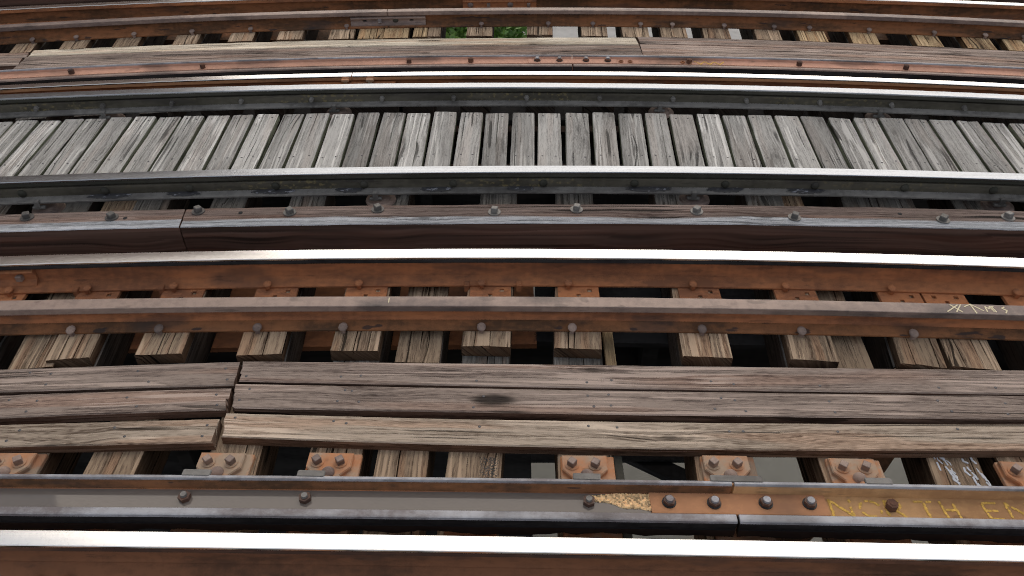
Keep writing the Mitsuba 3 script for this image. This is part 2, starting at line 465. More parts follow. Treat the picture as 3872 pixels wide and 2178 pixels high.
_sq = bevel_box([-.0145, -.0145, 0], [.0145, .0145, .026], .002)
HW = {
    'square_bolt': hardware(_sq, 5, 'worn_steel'),
    'square_bolt_rust': hardware(_sq, 2, 'worn_steel'),
    'washer': hardware(cyl(.0265, .004, 24), 3),
    'washer_steel': hardware(cyl(.033, .005, 24), 9, 'worn_steel'),
    'square_bolt_big': hardware(bevel_box([-.0165, -.0165, 0], [.0165, .0165, .026], .003), 9, 'worn_steel'),
    'rivet': hardware(dome(.026, .022), 2, smooth=True),
    'hex_nut': two_tone((cyl(.0225, .019, 6), 1), (cyl(.0135, .029, 16, r2=.011), 9)),
    'hex_nut_steel': two_tone((cyl(.025, .004, 20), 7), (cyl(.022, .018, 6), 1), (cyl(.016, .027, 18, r2=.013), 5)),
    'hex_nut_rust': hardware(cat(cyl(.0205, .030, 6), cyl(.0105, .032, 14)), 1),
    'button': hardware(dome(.023, .018), 4, smooth=True),
    'stud_nut': hardware(cat(cyl(.017, .012, 6), cyl(.012, .030, 12)), 9),
    'spike': hardware(cat(bx([-.0085, -.012, -.05], [.0085, .006, .012]), trimesh.Trimesh(dome(.021, .011).vertices * [1, 1.15, 1] + [0, .008, .014], dome(.021, .011).faces)), 2, smooth=40),
    'spike_rust': hardware(cat(bx([-.0085, -.012, -.05], [.0085, .006, .012]), trimesh.Trimesh(dome(.020, .010).vertices * [1, 1.15, 1] + [0, .008, .014], dome(.020, .010).faces)), 0, smooth=40),
    'nail': mikit.ply(dome(.0062, .0022), 'nail_steel', smooth=True),
    'big_nail': mikit.ply(dome(.0062, .0022), 'nail_steel', smooth=True),
}


# ------------------------------------------------------------------ street far below the deck
def sheet(x0, x1, y0, y1, z, n=2):
    V = np.array([[x0, y0, z], [x1, y0, z], [x1, y1, z], [x0, y1, z]], float)
    return trimesh.Trimesh(V, [[0, 1, 2], [0, 2, 3]], process=False)


k = thing('street', 'pale stained concrete street seen through the gaps below the tracks', None, None, 'structure')
put(k, mikit.ply(sheet(-150, 150, -150, 150, -6.0), 'concrete'))
k = thing('pavement', 'bright pale concrete pavement beyond the tracks', None, None, 'structure')
put(k, mikit.ply(bx([-60, 16.5, -6.2], [60, 60, -5.86]), 'pale_concrete'))

# ------------------------------------------------------------------ rails
X_NEAR, X_FAR = 5.2, 7.6


def head_cap(w):
    h = w / 2
    return [(-h, -.010), (-h + .0004, -.0030), (-h + .0028, -.0007), (-h * .45, -.0002), (0, 0), (h * .45, -.0002), (h - .004, -.0010), (h - .0008, -.0040), (h, -.010), (h - .001, -.0125), (-h + .001, -.0125)]


def head_body(w):
    h = w / 2
    return [(-h, -.0100), (h, -.0100), (h + .001, -.030), (h - .002, -.0345), (.013, -.042), (-.013, -.042), (-h + .002, -.0345), (-h - .001, -.030)]


def web_body(H):
    return [(-.014, -.0405), (-.0085, -.050), (-.0078, -.075), (-.009, -H + .042), (-.016, -H + .028), (.016, -H + .028), (.009, -H + .042), (.0078, -.075), (.0085, -.050), (.014, -.0405)]


def foot_body(H, hb):
    return [(-.018, -H + .0290), (-hb + .004, -H + .0125), (-hb, -H + .0095), (-hb, -H + .002), (-hb + .002, -H), (hb - .002, -H), (hb, -H + .002), (hb, -H + .0095), (hb - .004, -H + .0125), (.018, -H + .0290)]


def upright_rail(name, label, cat_, curve, z, H, w, hb, x0, x1, pal, top='polished', group=None, step=.13, head_pal=None, foot_pal=None, web_pal=None):
    k = thing(name, label, cat_, group)
    hp = pal if head_pal is None else head_pal
    if top == 'polished':
        part(k, 'running_surface', ply_of(sweep(curve, head_cap(w), x0, x1, step, z=z), 'polished'))
        part(k, 'head', ply_of(sweep(curve, head_body(w), x0, x1, step, v0=band(hp), z=z), 'rust'))
    else:
        hc = head_cap(w)[:9] + head_body(w)[2:]
        part(k, 'head', ply_of(sweep(curve, hc, x0, x1, step, v0=band(hp), z=z), top))
    part(k, 'web', ply_of(sweep(curve, web_body(H), x0, x1, step, v0=band(pal if web_pal is None else web_pal), z=z), 'rust'))
    part(k, 'foot', ply_of(sweep(curve, foot_body(H, hb), x0, x1, step, v0=band(pal if foot_pal is None else foot_pal), z=z), 'rust'))
    return k


CA = Curve(1.4405, -.0174, -.0014)
CB = Curve(2.9985, -.003, -.0112)
CG1 = Curve(2.668, -.0078, -.0086)
CT1 = Curve(3.678, .0058, -.0128)
CT2 = Curve(4.754, -.0012, -.0168)
CC = Curve(5.219, .0028, -.0181)
CG3 = Curve(6.452, .0125, -.0203)
CD = Curve(6.745, .0125, -.0172)
ZB = .05
rail_a = upright_rail('running_rail', 'nearest running rail with a blown out white polished top along the bottom of the picture', 'rail', CA, 0, .150, .062, .070, -X_NEAR, X_NEAR, 0, head_pal=1, web_pal=13, foot_pal=13)
rail_b = upright_rail('running_rail', 'bright topped running rail with orange web, just in front of the bolted guard timber', 'rail', CB, ZB, .150, .075, .080, -X_NEAR, X_NEAR, 0, head_pal=7)
JC = -1.140
rail_c1 = upright_rail('running_rail', 'far track running rail length left of the slanted joint, polished top, orange side', 'rail', CC, 0, .150, .064, .070, -X_FAR, JC - .003, 0, step=.16, head_pal=11)
rail_c2 = upright_rail('running_rail', 'far track running rail length right of the slanted joint, white polished top, orange side', 'rail', CC, 0, .150, .064, .070, JC + .003, X_FAR, 0, step=.16, head_pal=11)
rail_d = upright_rail('running_rail', 'farthest running rail at the top edge of the picture, brown chipped web', 'rail', CD, ZB, .150, .070, .070, -X_FAR, X_FAR, 0, step=.16, web_pal=8)
g1 = upright_rail('guard_rail', 'upright rusty brown guard rail with chalk marks, in front of the bright running rail', 'guard rail', CG1, .022, .130, .072, .064, -X_NEAR, X_NEAR, 0, top='worn_steel', head_pal=2, foot_pal=8)
JG3 = -1.040
g3a = upright_rail('guard_rail', 'farthest upright guard rail, the rusty length left of its joint', 'guard rail', CG3, .022, .130, .070, .060, -X_FAR, JG3 - .003, 8, top='worn_steel', head_pal=2, foot_pal=8, step=.16)
g3b = upright_rail('guard_rail', 'farthest upright guard rail, the rusty length right of its joint', 'guard rail', CG3, .022, .130, .070, .060, JG3 + .003, X_FAR, 8, top='worn_steel', head_pal=2, foot_pal=8, step=.16)
# chipped gap at the slanted rail joint is left open; chalk on the upright guard rail


def strokes(lines, w, z, th=.0015):
    """flat chalk strokes: polylines in plan, w wide"""
    ms = []
    from shapely.geometry import LineString
    from shapely.ops import unary_union
    u = unary_union([LineString(ln).buffer(w / 2, cap_style='round', quad_segs=3) for ln in lines])
    for g in getattr(u, 'geoms', [u]):
        m = trimesh.creation.extrude_polygon(g, th, engine='earcut')
        m.apply_translation([0, 0, z])
        ms.append(m)
    return cat(*ms)


gy = lambda x, o: (x, float(CG1.y(x)) + o)
for lines in ([[gy(1.955, -.025), gy(2.018, .022)], [gy(1.995, -.025), gy(2.032, .024)], [gy(1.985, .022), gy(2.02, -.025)]], [[gy(2.045, .012), gy(2.078, .030), gy(2.118, -.012)], [gy(2.078, .030), gy(2.080, -.03)]],
              [[gy(2.133, -.018), gy(2.137, .016), gy(2.150, .002), gy(2.158, .018), gy(2.163, -.016)]], [[gy(2.166, .016), gy(2.172, -.018)], [gy(2.160, .017), gy(2.174, .018)]], [[gy(2.222, .016), gy(2.208, .008), gy(2.224, -.008), gy(2.212, -.024)]]):
    part(g1, 'chalk_mark', mikit.ply(strokes(lines, .0055, .0218), 'white_chalk'))
part(g1, 'chalk_mark', mikit.ply(strokes([[gy(-.562, .02), gy(-.562, -.012)]], .004, .0218), 'white_chalk'))


# guard rails laid on their side: foot stands up at the far side, head towards the running rail
def side_rail(name, label, curve, zf, zh, fv, hv, x0, x1, pals, rust='rust', sink=.066):
    """fv = (inner, outer) offsets of the standing foot, hv = (near, far) of the head"""
    k = thing(name, label, 'guard rail')
    zw = zf - sink
    hn, hf = hv
    jit = lambda xs, pr: (np.stack([wob(xs, 5 + i, 9) * .002 for i in range(len(pr))], 1), 0)
    part(k, 'head_face', ply_of(sweep(curve, [(hn, zh - .011), (hn + .003, zh - .003), (hn + .010, zh), (hf - .004, zh - .002), (hf, zh - .006), (hf, zh - .012)], x0, x1, .13, v0=band(pals[0]), jitter=jit), 'worn_steel'))
    part(k, 'head', ply_of(sweep(curve, [(hn + .0015, zh - .011), (hf, zh - .011), (hf + .003, zw + .012), (hf + .003, zw - .012), (hf, zh - .060), (hn + .008, zh - .066), (hn + .0015, zh - .058)], x0, x1, .13, v0=band(7)), 'rust'))
    part(k, 'web', ply_of(sweep(curve, [(hf + .001, zw + .011), (hf + .018, zw + .008), (fv[0] - .018, zw + .008), (fv[0] + .001, zw + .014), (fv[0] + .001, zw - .014), (fv[0] - .018, zw - .008), (hf + .018, zw - .008), (hf + .001, zw - .011)],
                                x0, x1, .13, v0=band(pals[1])), rust))
    part(k, 'foot_edge', ply_of(sweep(curve, [(fv[0] + .002, zf - .004), (fv[0] + .005, zf), (fv[1] - .002, zf), (fv[1], zf - .003), (fv[1], zf - .006), (fv[0] + .001, zf - .010)], x0, x1, .13, v0=band(pals[2])), 'worn_steel'))
    part(k, 'foot', ply_of(sweep(curve, [(fv[0] + .0015, zf - .010), (fv[1] - .001, zf - .005), (fv[1], zf - .129), (fv[1] - .003, zf - .132), (fv[0] + .004, zf - .130), (fv[0] - .004, zw - .016), (fv[0] - .004, zw + .016)],
                                 x0, x1, .13, v0=band(pals[3])), 'rust'))
    return k


CG0 = Curve(1.612, -.0150, -.0025)
CG2 = Curve(5.4375, .0073, -.01865)
J0 = .782
g0a = side_rail('guard_rail', 'guard rail laid sideways, a long muddy puddle in its trough, left of the joint', CG0, .030, -.005, (.056, .073), (-.072, -.037), -X_NEAR, J0 - .005, (5, 0, 5, 8))
g0b = side_rail('guard_rail', 'guard rail laid sideways, yellow chalk letters on its orange web, right of the joint', CG0, .030, -.005, (.056, .073), (-.072, -.037), J0 + .005, X_NEAR, (5, 10, 5, 10))
J2 = .446
g2a = side_rail('guard_rail', 'pink rusty far guard rail laid sideways, left of its joint', CG2, .015, -.010, (.052, .0675), (-.0675, -.035), -X_FAR, J2 - .005, (2, 6, 5, 6), sink=.036)
g2b = side_rail('guard_rail', 'pink rusty far guard rail on its side, right of its joint', CG2, .015, -.010, (.052, .0675), (-.0675, -.035), J2 + .005, X_FAR, (2, 6, 5, 6), sink=.036)

# grease hanging under the head of the near guard rail
for kk, x0, x1 in ((g0a, -X_NEAR, J0 - .006), (g0b, J0 + .006, X_NEAR)):
    def gj(xs, pr):
        low = (pr[:, 1] < -.075)
        d = np.stack([(meshkit.fbm(np.stack([xs * 9, xs * 0 + 2, xs * 0], -1), 4, 3) - .55) * .034 * l for l in low], 1)
        o = np.stack([(meshkit.fbm(np.stack([xs * 17, xs * 0 + 8, xs * 0], -1), 3, 5) - .5) * .012 * l for l in low], 1)
        return o, d
    part(kk, 'grease_fringe', ply_of(sweep(CG0, [(-.074, -.052), (-.066, -.052), (-.050, -.070), (-.052, -.086), (-.066, -.092), (-.074, -.090)], x0, x1, .022, jitter=gj), 'grease'))

# puddle and sand in the trough
PW = -.0245


def trough(x0, x1, o0, o1, z, step=.05, wave=.003, seed=3, curve=CG0):
    xs = np.linspace(x0, x1, int((x1 - x0) / step) + 2)
    p, t, n = curve.frame(xs)
    a = p + n * (o0 + wave * wob(xs, seed, 5))[:, None]
    b = p + n * (o1 + wave * wob(xs, seed + 1, 5))[:, None]
    V = np.zeros((2 * len(xs), 3))
    V[0::2, :2], V[1::2, :2], V[:, 2] = a, b, z
    i = np.arange(len(xs) - 1) * 2
    return trimesh.Trimesh(V, np.vstack([np.stack([i, i + 2, i + 3], 1), np.stack([i, i + 3, i + 1], 1)]), process=False)


k = thing('puddle', 'long still muddy puddle lying in the trough of the near guard rail', None, None, 'structure')
put(k, mikit.ply(trough(-X_NEAR, .488, -.0345, .054, PW, wave=.0), 'muddy_water'))
rng = np.random.default_rng(5)
peb = []
ico = trimesh.creation.icosphere(subdivisions=0)
while len(peb) < 2300:
    x = rng.uniform(.27, .492)
    f = (x - .27) / .222
    lo, hi = .030 - .046 * min(1, f * 1.3) ** 0.8 + .004 * math.sin(x * 60), .036 + .014 * min(1, f * 2)
    if rng.random() > .25 + 1.6 * f:
        continue
    o = rng.uniform(lo, hi)
    y = CG0.y(x) + o
    r = rng.uniform(.0016, .0036)
    m = ico.copy()
    m.vertices = m.vertices * r * rng.uniform(.7, 1.25, 3) + [x, y, PW + rng.uniform(-.001, .0035)]
    peb.append(m)
k = thing('gravel', 'golden sand and fine gravel heaped in the puddle beside the joint bar', 'gravel', None, 'stuff')
put(k, mikit.ply(cat(*peb), 'grit'))
# yellow chalk letters on the web of the right-hand length (drawn as strokes)
ny = lambda x, o: (x, float(CG0.y(x)) + o)


def letter(ch, x, w, lo=-.026, hi=.040):
    """stroke lines of a capital between offsets lo and hi"""
    m = (lo + hi) / 2
    P = lambda a, b: ny(x + a * w, lo + b * (hi - lo))
    L = {'N': [[P(0, 0), P(0, 1), P(1, 0), P(1, 1)]], 'O': [[P(.5 + .5 * math.cos(t), .5 + .5 * math.sin(t)) for t in np.linspace(0, 6.283, 13)]], 'R': [[P(0, 0), P(0, 1), P(.8, .95), P(.9, .7), P(.7, .5), P(0, .5)], [P(.4, .5), P(1, 0)]],
         'T': [[P(0, 1), P(1, 1)], [P(.5, 1), P(.6, 0)]], 'H': [[P(0, 1), P(.1, 0)], [P(.8, 1), P(.9, 0)], [P(0, .5), P(.9, .5)]], 'E': [[P(1, 1), P(0, 1), P(.2, 0), P(1, 0)], [P(.1, .5), P(.9, .5)]],
         'D': [[P(0, 0), P(0, 1), P(.7, .85), P(1, .4), P(.7, .05), P(0, 0)]]}[ch]
    return L


def broken(lines, seed):
    """chalk is patchy: cut the strokes into worn dashes"""
    r = np.random.default_rng(seed)
    out = []
    for ln in lines:
        ln = np.array(ln)
        for a, b in zip(ln[:-1], ln[1:]):
            n = max(2, int(np.linalg.norm(b - a) / .007))
            for i in range(n):
                if r.random() < .74:
                    j = r.normal(0, .0012, 2)
                    out.append([tuple(a + (b - a) * (i + .1) / n + j), tuple(a + (b - a) * (i + .9) / n + j)])
    return out


zweb = .030 - .066 + .0083
for i, (ch, x, w) in enumerate([('N', 1.125, .07), ('O', 1.225, .075), ('R', 1.318, .06), ('T', 1.425, .06), ('H', 1.515, .055), ('E', 1.66, .05), ('N', 1.745, .07), ('D', 1.845, .06)]):
    part(g0b, 'chalk_letter', mikit.ply(strokes(broken(letter(ch, x, w), 40 + i), .0085, zweb), 'yellow_chalk'), label=f'yellow chalk letter {ch}')

# spacer bolts through the webs
for x, kk, nut in ((-1.164, g0a, 'hex_nut'), (-.735, g0a, 'hex_nut'), (.272, g0a, 'hex_nut'), (1.334, g0b, 'hex_nut_rust'), (-2.05, g0a, 'hex_nut'), (2.3, g0b, 'hex_nut_rust'), (-3.0, g0a, 'hex_nut'), (3.2, g0b, 'hex_nut_rust')):
    part(kk, 'bolt', HW[nut], at(x, CG0.y(x) + .012, -.030 if nut != 'hex_nut' else -.026, 12 + 40 * x))
for x in (-3.158, -2.248, -.758, -.304, -4.1, -5.0):
    part(g2a, 'bolt', HW['hex_nut_rust'], at(x, CG2.y(x) + .004, -.0135, 30 * x))
for x in (1.303, 2.101, 2.855, 3.7, 4.6):
    part(g2b, 'bolt', HW['hex_nut_rust'], at(x, CG2.y(x) + .004, -.0135, 25 * x))
for x in (.804, .871, 1.257):
    part(g2b, 'loose_nut', hardware(trimesh.creation.annulus(.009, .017, .010, sections=12) if hasattr(trimesh.creation, 'annulus') else cyl(.017, .01, 12), 0), at(x, CG2.y(x) + .006, -.0085, 0))
part(g2b, 'chalk_mark', mikit.ply(strokes(broken([[(1.35 + .035 * i, float(CG2.y(1.35 + .035 * i)) + (-.02 if i % 2 else .03)) for i in range(7)], [(1.31, float(CG2.y(1.31)) - .01), (1.325, float(CG2.y(1.325)) + .02)]], 8), .008, .015 - .036 + .0083), 'yellow_chalk'), label='worn yellow chalk scrawl on the web', kind='stuff')

# ------------------------------------------------------------------ joint bars
def flat_bar(label, curve, x0, x1, o0, o1, z, th, pal, bolts, nut, bz, tilt=0.03):
    k = thing('joint_bar', label, 'joint bar')
    part(k, 'plate', ply_of(sweep(curve, [(o0, z - th), (o0, z - .003), (o0 + .003, z), (o1 - .003, z), (o1, z - .003), (o1, z - th)], x0, x1, .1, v0=band(pal), tilt0=-tilt, tilt1=-tilt), 'rust'))
    for i, (x, o) in enumerate(bolts):
        part(k, 'bolt', HW[nut], at(x, curve.y(x) + o, bz, 17 * i + 8))
    return k


flat_bar('orange four bolt joint bar lying in the trough of the near guard rail', CG0, .489, 1.108, -.0345, .0545, -.016, .012, 11, [(.554, .040), (.712, .0385), (.894, .0435), (1.048, .044)][:0] + [(.554, .011), (.712, .010), (.894, .013), (1.048, .014)], 'hex_nut_steel', -.016)
flat_bar('pink rusty four bolt joint bar on the far track side lying guard rail', CG2, .122, .771, -.031, .050, -.007, .008, 6, [(.187, .012), (.351, .012), (.546, .012), (.707, .012)], 'hex_nut_steel', -.007)


def web_bar(label, curve, z, H, x0, x1, pal, bolts, nut):
    """a profiled bar standing against the near side of an upright rail's web"""
    k = thing('joint_bar', label, 'joint bar')
    zt, zb = z - .043, z - H + .022
    part(k, 'plate', ply_of(sweep(curve, [(-.009, zt), (-.034, zt - .006), (-.037, zt - .011), (-.034, zt - .020), (-.022, zt - .027), (-.022, zb + .026), (-.036, zb + .015), (-.046, zb + .002), (-.046, zb - .006), (-.014, zb + .004)], x0, x1, .1, v0=band(pal)), 'rust'))
    for x, hw in bolts:
        zz = (zt + zb) / 2
        p, t, n = curve.frame(x)
        part(k, 'bolt', HW[hw], at(p[0] + n[0] * -.022, p[1] + n[1] * -.022, zz, 0, 90))
    return k


web_bar('rusty joint bar with one square nut, cut off by the left edge of the picture', CB, ZB, .150, -2.668, -2.318, 0, [(-2.389, 'square_bolt_rust'), (-2.56, 'rivet')], None)
jb = web_bar('brown joint bar with one nut and two empty holes on the farthest guard rail', CG3, .022, .130, -1.35, -.727, 2, [(-1.107, 'square_bolt'), (-.978, 'button')], None)
for x in (-1.234, -.844):
    p, t, n = CG3.frame(x)
    part(jb, 'bolt_hole', hardware(cyl(.016, .002, 16), 7), at(p[0] - n[0] * .021, p[1] - n[1] * .021, .022 - .076, 0, 90))
web_bar('rust brown joint bar with four bolts on the farthest running rail, at the top edge', CD, ZB, .150, -.428, .212, 0, [(-.362, 'rivet'), (-.204, 'square_bolt_rust'), (-.015, 'rivet'), (.144, 'square_bolt_rust')], None)
kj = thing('joint_bar', 'orange joint bar with two clamp lugs under the slanted joint of the far running rail', 'joint bar')
part(kj, 'plate', ply_of(sweep(CC, [(-.009, -.045), (-.050, -.052), (-.052, -.062), (-.040, -.070), (-.024, -.120), (-.009, -.125)], -1.458, -.835, .1, v0=band(0)), 'rust'))
for x in (-1.186, -1.012):
    p, t, n = CC.frame(x)
    part(kj, 'clamp_lug', hardware(cat(bevel_box([-.012, -.060, -.075], [.012, -.030, -.020], .002), bevel_box([-.026, -.062, -.030], [.026, -.034, -.016], .002)), 3), at(p[0], p[1], 0, math.degrees(math.atan2(t[1], t[0]))))

# ------------------------------------------------------------------ ties of the near track
ZT, ZBLK = -.168, -.108


def crack_set(seed, n=None):
    r = np.random.default_rng(seed)
    n = r.integers(1, 4) if n is None else n
    out = []
    for o in np.sort(r.uniform(.15, .85, n)):
        f0 = 0 if r.random() < .6 else r.uniform(0, .3)
        out.append((float(o), r.uniform(.012, .03), r.uniform(.0012, .004), f0, 1.0 if r.random() < .6 else r.uniform(.6, .95)))
    k = 1
    while k < len(out):  # keep them apart
        if out[k][0] - out[k - 1][0] < .12:
            out.pop(k)
        else:
            k += 1
    return out


ORD = ['first', 'second', 'third', 'fourth', 'fifth', 'sixth', 'seventh', 'eighth', 'ninth', 'tenth', 'eleventh', 'twelfth', 'thirteenth', 'fourteenth', 'fifteenth', 'sixteenth', 'seventeenth', 'eighteenth', 'nineteenth', 'twentieth', 'twenty-first', 'twenty-second', 'twenty-third', 'twenty-fourth']


def bent(x, pts):
    return float(np.interp(x, [p[0] for p in pts], [p[1] for p in pts]))


# (x at y 1.9, x at y 2.5, x at y 3.82, width, palette, tone, block near end y or None, block height, tie y range, look)
NEAR = [
    (-3.75, -3.80, -3.95, .20, 2, .5, 2.36, .060, (.7, 4.08), None),
    (-3.30, -3.36, -3.50, .20, 2, .4, 2.37, .060, (.7, 4.08), None),
    (-2.85, -2.90, -3.02, .20, 2, .5, 2.38, .060, (.7, 4.08), None),
    (-2.40, -2.466, -2.558, .20, 2, .5, 2.37, .060, (.7, 4.08), 'dark brown tie at the left edge of the picture, mostly cut off'),
    (-2.11, -2.128, -2.30, .187, 2, .45, 2.385, .040, (2.30, 4.08), 'cracked brown tie end with no plate, second from the left below the upright guard rail'),
    (-1.945, -1.972, -2.105, .195, 2, .6, 2.423, .060, (.7, 4.08), 'brown tie carrying the leftmost bracket, a deep split down its block'),
    (-1.575, -1.578, -1.657, .20, 2, .75, 2.453, .060, (.7, 4.08), 'warm brown tie with tar spotted left side, left of the second bracket'),
    (-1.105, -1.130, -1.20, .205, 2, .8, 2.450, .060, (.7, 4.08), 'pale brown tie under the second bracket from the left, block nearest the board joint'),
    (-.705, -.706, -.714, .21, 2, .75, 2.474, .060, (.7, 4.08), 'brown tie under the third bracket from the left'),
    (-.436, -.425, -.40, .205, 2, .6, 2.440, .022, (.7, 2.90), 'brown tie with no bracket and a wide dark split, just right of the third bracket'),
    (-.149, -.118, -.079, .215, 2, .7, 2.502, .060, (.7, 4.08), 'tie with gritty grey dirt on its right half, near the middle'),
    (.290, .297, .366, .22, 2, .65, 2.491, .060, (.7, 4.08), 'tie with a green mossy right side under the fourth bracket'),
    (.832, .874, .950, .215, 2, .9, 2.436, .060, (.7, 4.08), 'pale tie with saw marks on its block, under the fifth bracket'),
    (1.322, 1.340, 1.483, .215, 2, .7, 2.415, .060, (.7, 4.08), 'grey brown tie under the sixth bracket, clean sawn block end'),
    (1.50, 1.515, 1.62, .18, 2, .45, 2.366, .020, (2.28, 4.08), 'low dark brown tie end tucked against the right of a higher block'),
    (1.745, 1.822, 2.040, .20, 2, .3, 2.382, .060, (.7, 4.08), 'tie splashed with blue white paint near the right edge'),
    (2.03, 2.035, 2.25, .205, 2, .8, 2.370, .055, (.7, 4.08), 'weathered grey tie just right of the paint splashed one'),
    (2.43, 2.48, 2.68, .20, 2, .6, 2.34, .060, (.7, 4.08), 'tie at the right edge of the picture, almost cut off'),
    (2.86, 2.93, 3.12, .20, 2, .5, 2.32, .060, (.7, 4.08), None),
    (3.30, 3.39, 3.58, .20, 2, .5, 2.29, .060, (.7, 4.08), None),
    (3.75, 3.86, 4.05, .20, 2, .5, 2.26, .060, (.7, 4.08), None),
]
near_ties = []
for i, (xa, xb, xc, w, pal, tone, yb, bh, (y0, y1), look) in enumerate(NEAR):
    sx = lambda y: float(np.interp(y, [1.9, 2.5, 3.82], [xa, xb, xc])) + (min(0, y - 1.9)) * (xb - xa) / .6 + max(0, y - 3.82) * (xc - xb) / 1.32
    k = thing('wooden_tie', look or f'brown wooden tie beyond the {"left" if xa < 0 else "right"} edge of the picture, {ORD[i]} along', 'railway tie', 'ties of the near track')
    near_ties.append(k)
    yk = 2.35 if y0 < 2 else y0
    if y0 < 2:
        part(k, 'beam', timber((sx(y0), y0), (sx(2.42), 2.42), w, .20, pal, tone, 100 + i, z=ZT, cracks=crack_set(200 + i), chamfer=.006))
        part(k, 'beam', timber((sx(2.421), 2.421), (sx(y1), y1), w, .20, 8, tone, 130 + i, z=ZT - .001, cracks=crack_set(230 + i), chamfer=.006))  # rear beam in the dark palette: dirt, and shade put into the colour
    else:
        part(k, 'beam', timber((sx(y0), y0), (sx(y1), y1), w, .20, pal, tone, 100 + i, z=ZT - .012, cracks=crack_set(200 + i), chamfer=.006))
    if bh:
        part(k, 'shim_block', timber((sx(yb), yb), (sx(3.12), 3.12), w * (.97 if i % 2 else 1.03), bh - .002 if y0 < 2 else bh + .01, pal, tone, 160 + i, z=ZT + bh, cracks=crack_set(260 + i, 3), rag=.003, chamfer=.004))
k = near_ties[15]
V = []
r = np.random.default_rng(3)
drips = []
from shapely.geometry import LineString
for (x0, n, spread) in ((1.702, 26, .012), (1.776, 18, .010), (1.815, 12, .007)):
    for j in range(n):
        q = r.uniform(0, 1)
        cx, cy = x0 + r.normal(0, spread) + .032 * q, 1.985 - .27 * q
        ln = r.uniform(.012, .045)
        drips.append(LineString([(cx, cy), (cx + r.normal(.002, .003), cy - ln * .5), (cx + r.normal(.005, .004), cy - ln)]).buffer(r.uniform(.0014, .0042), quad_segs=2))
from shapely.ops import unary_union
sp = unary_union(drips)
part(k, 'paint_splash', mikit.ply(cat(*[trimesh.creation.extrude_polygon(g, .003, engine='earcut').apply_translation([0, 0, ZT - .0006]) for g in getattr(sp, 'geoms', [sp])]), 'white_paint'), label='blue white paint dribbles', kind='stuff')
# dirt on the tie near the middle
dirt = []
for j in range(1500):
    m = ico.copy()
    m.vertices = m.vertices * r.uniform(.001, .003) * r.uniform(.6, 1.2, 3) + [float(np.clip(r.normal(-.085, .018), -.125, -.052)), r.uniform(1.55, 1.93), ZT + .0005]
    dirt.append(m)
part(near_ties[10], 'dirt', mikit.ply(cat(*dirt), 'rust', uv=np.tile([[.5, band(9)]], (1500 * len(ico.vertices), 1))), kind='stuff')

part(near_ties[11], 'moss', hardware(bx([.405, .72, -.33], [.437, 2.06, ZT - .006]), 4), label='green mossy slab along its right side')
k = thing('timber_stub', 'flaking yellow stub of timber beside the middle tie block', 'timber')
put(k, timber((.452, 2.36), (.455, 2.75), .05, .16, 5, .5, 991, z=-.20, rag=.01))

# tie plates with square holes, spikes, rail anchors under the second rail of the near track
def plate_mesh(w, d, th, holes):
    g = sbox(-w / 2, -d / 2, w / 2, d / 2)
    for hx, hy, s in holes:
        g = g.difference(sbox(hx - s, hy - s, hx + s, hy + s))
    m = trimesh.creation.extrude_polygon(g, th, engine='earcut')
    m.apply_translation([0, 0, -th])
    return m


plate_b = hardware(plate_mesh(.200, .36, .016, [(.055, -.113, .011), (.0, -.150, .010)]), 0)
plate_b2 = hardware(plate_mesh(.200, .36, .016, [(.055, -.113, .011), (-.05, -.113, .011), (.0, -.150, .010)]), 0)
hole_plug = None
plates = {3: -2.466, 5: -2.015, 6: -1.605, 7: -1.151, 8: -.712, 10: -.105, 11: .325, 12: .915, 13: 1.383, 15: 1.884, 16: 2.096, 17: 2.482, 18: 2.94, 2: -2.91}
for i, x in plates.items():
    yc = CB.y(x) + .008
    part(near_ties[i], 'tie_plate', plate_b2 if i == 16 else plate_b, at(x, yc, -.0995 + .016 * 0, math.degrees(math.atan(-.003 - .0224 * x))))
for i, x in {3: -2.43, 5: -2.059, 6: -1.646, 7: -1.193, 8: -.748, 10: -.149, 11: .276, 12: .883, 13: 1.332, 15: 1.84, 17: 2.432}.items():
    part(near_ties[i], 'spike', HW['spike_rust'], at(x, CB.y(x) - .088, -.085, 0, 8))
for i, x in {5: -2.012, 6: -1.614, 7: -1.166, 8: -.774, 10: -.140, 11: .276, 12: .868, 13: 1.319, 15: 1.822, 17: 2.40, 3: -2.46}.items():
    part(near_ties[i], 'spike', HW['spike'], at(x, CG1.y(x) - .070, -.094, 0, 14))
anchor = hardware(cat(bevel_box([-.013, -.092, -.128], [.013, -.076, -.088], .003), bevel_box([-.013, -.088, -.098], [.013, -.060, -.084], .003)), 0)
for x in (-2.12, -1.709, -.221, .034):
    part(rail_b, 'rail_anchor', anchor, at(x, CB.y(x), .008))
# maker's oval on the web of the second rail, faint
# spikes and clips at the foot of the nearest rail
for i, x in {5: -1.95, 7: -1.12, 8: -.72, 11: .28, 12: .83, 13: 1.31, 15: 1.74, 17: 2.4, 6: -1.57, 10: -.15}.items():
    part(near_ties[i], 'tie_plate', HW.setdefault('plate_a', hardware(plate_mesh(.19, .30, .016, []), 0)), at(x, CA.y(x), -.1505))
    part(near_ties[i], 'spike', HW['spike_rust'], at(x - .04, CA.y(x) - .092, -.145, 0, 8))
    part(near_ties[i], 'spike', HW['spike_rust'], at(x + .055, CA.y(x) - .092, -.145, 0, 8))

# ------------------------------------------------------------------ brackets that hold the side lying guard rail
def chamfer_plate(poly, th, b=.003):
    g = Polygon(poly)
    m1 = trimesh.creation.extrude_polygon(g, th - b, engine='earcut')
    inner = g.buffer(-b, join_style='mitre')
    m2 = trimesh.creation.extrude_polygon(inner, th, engine='earcut')
    return cat(m1, m2)


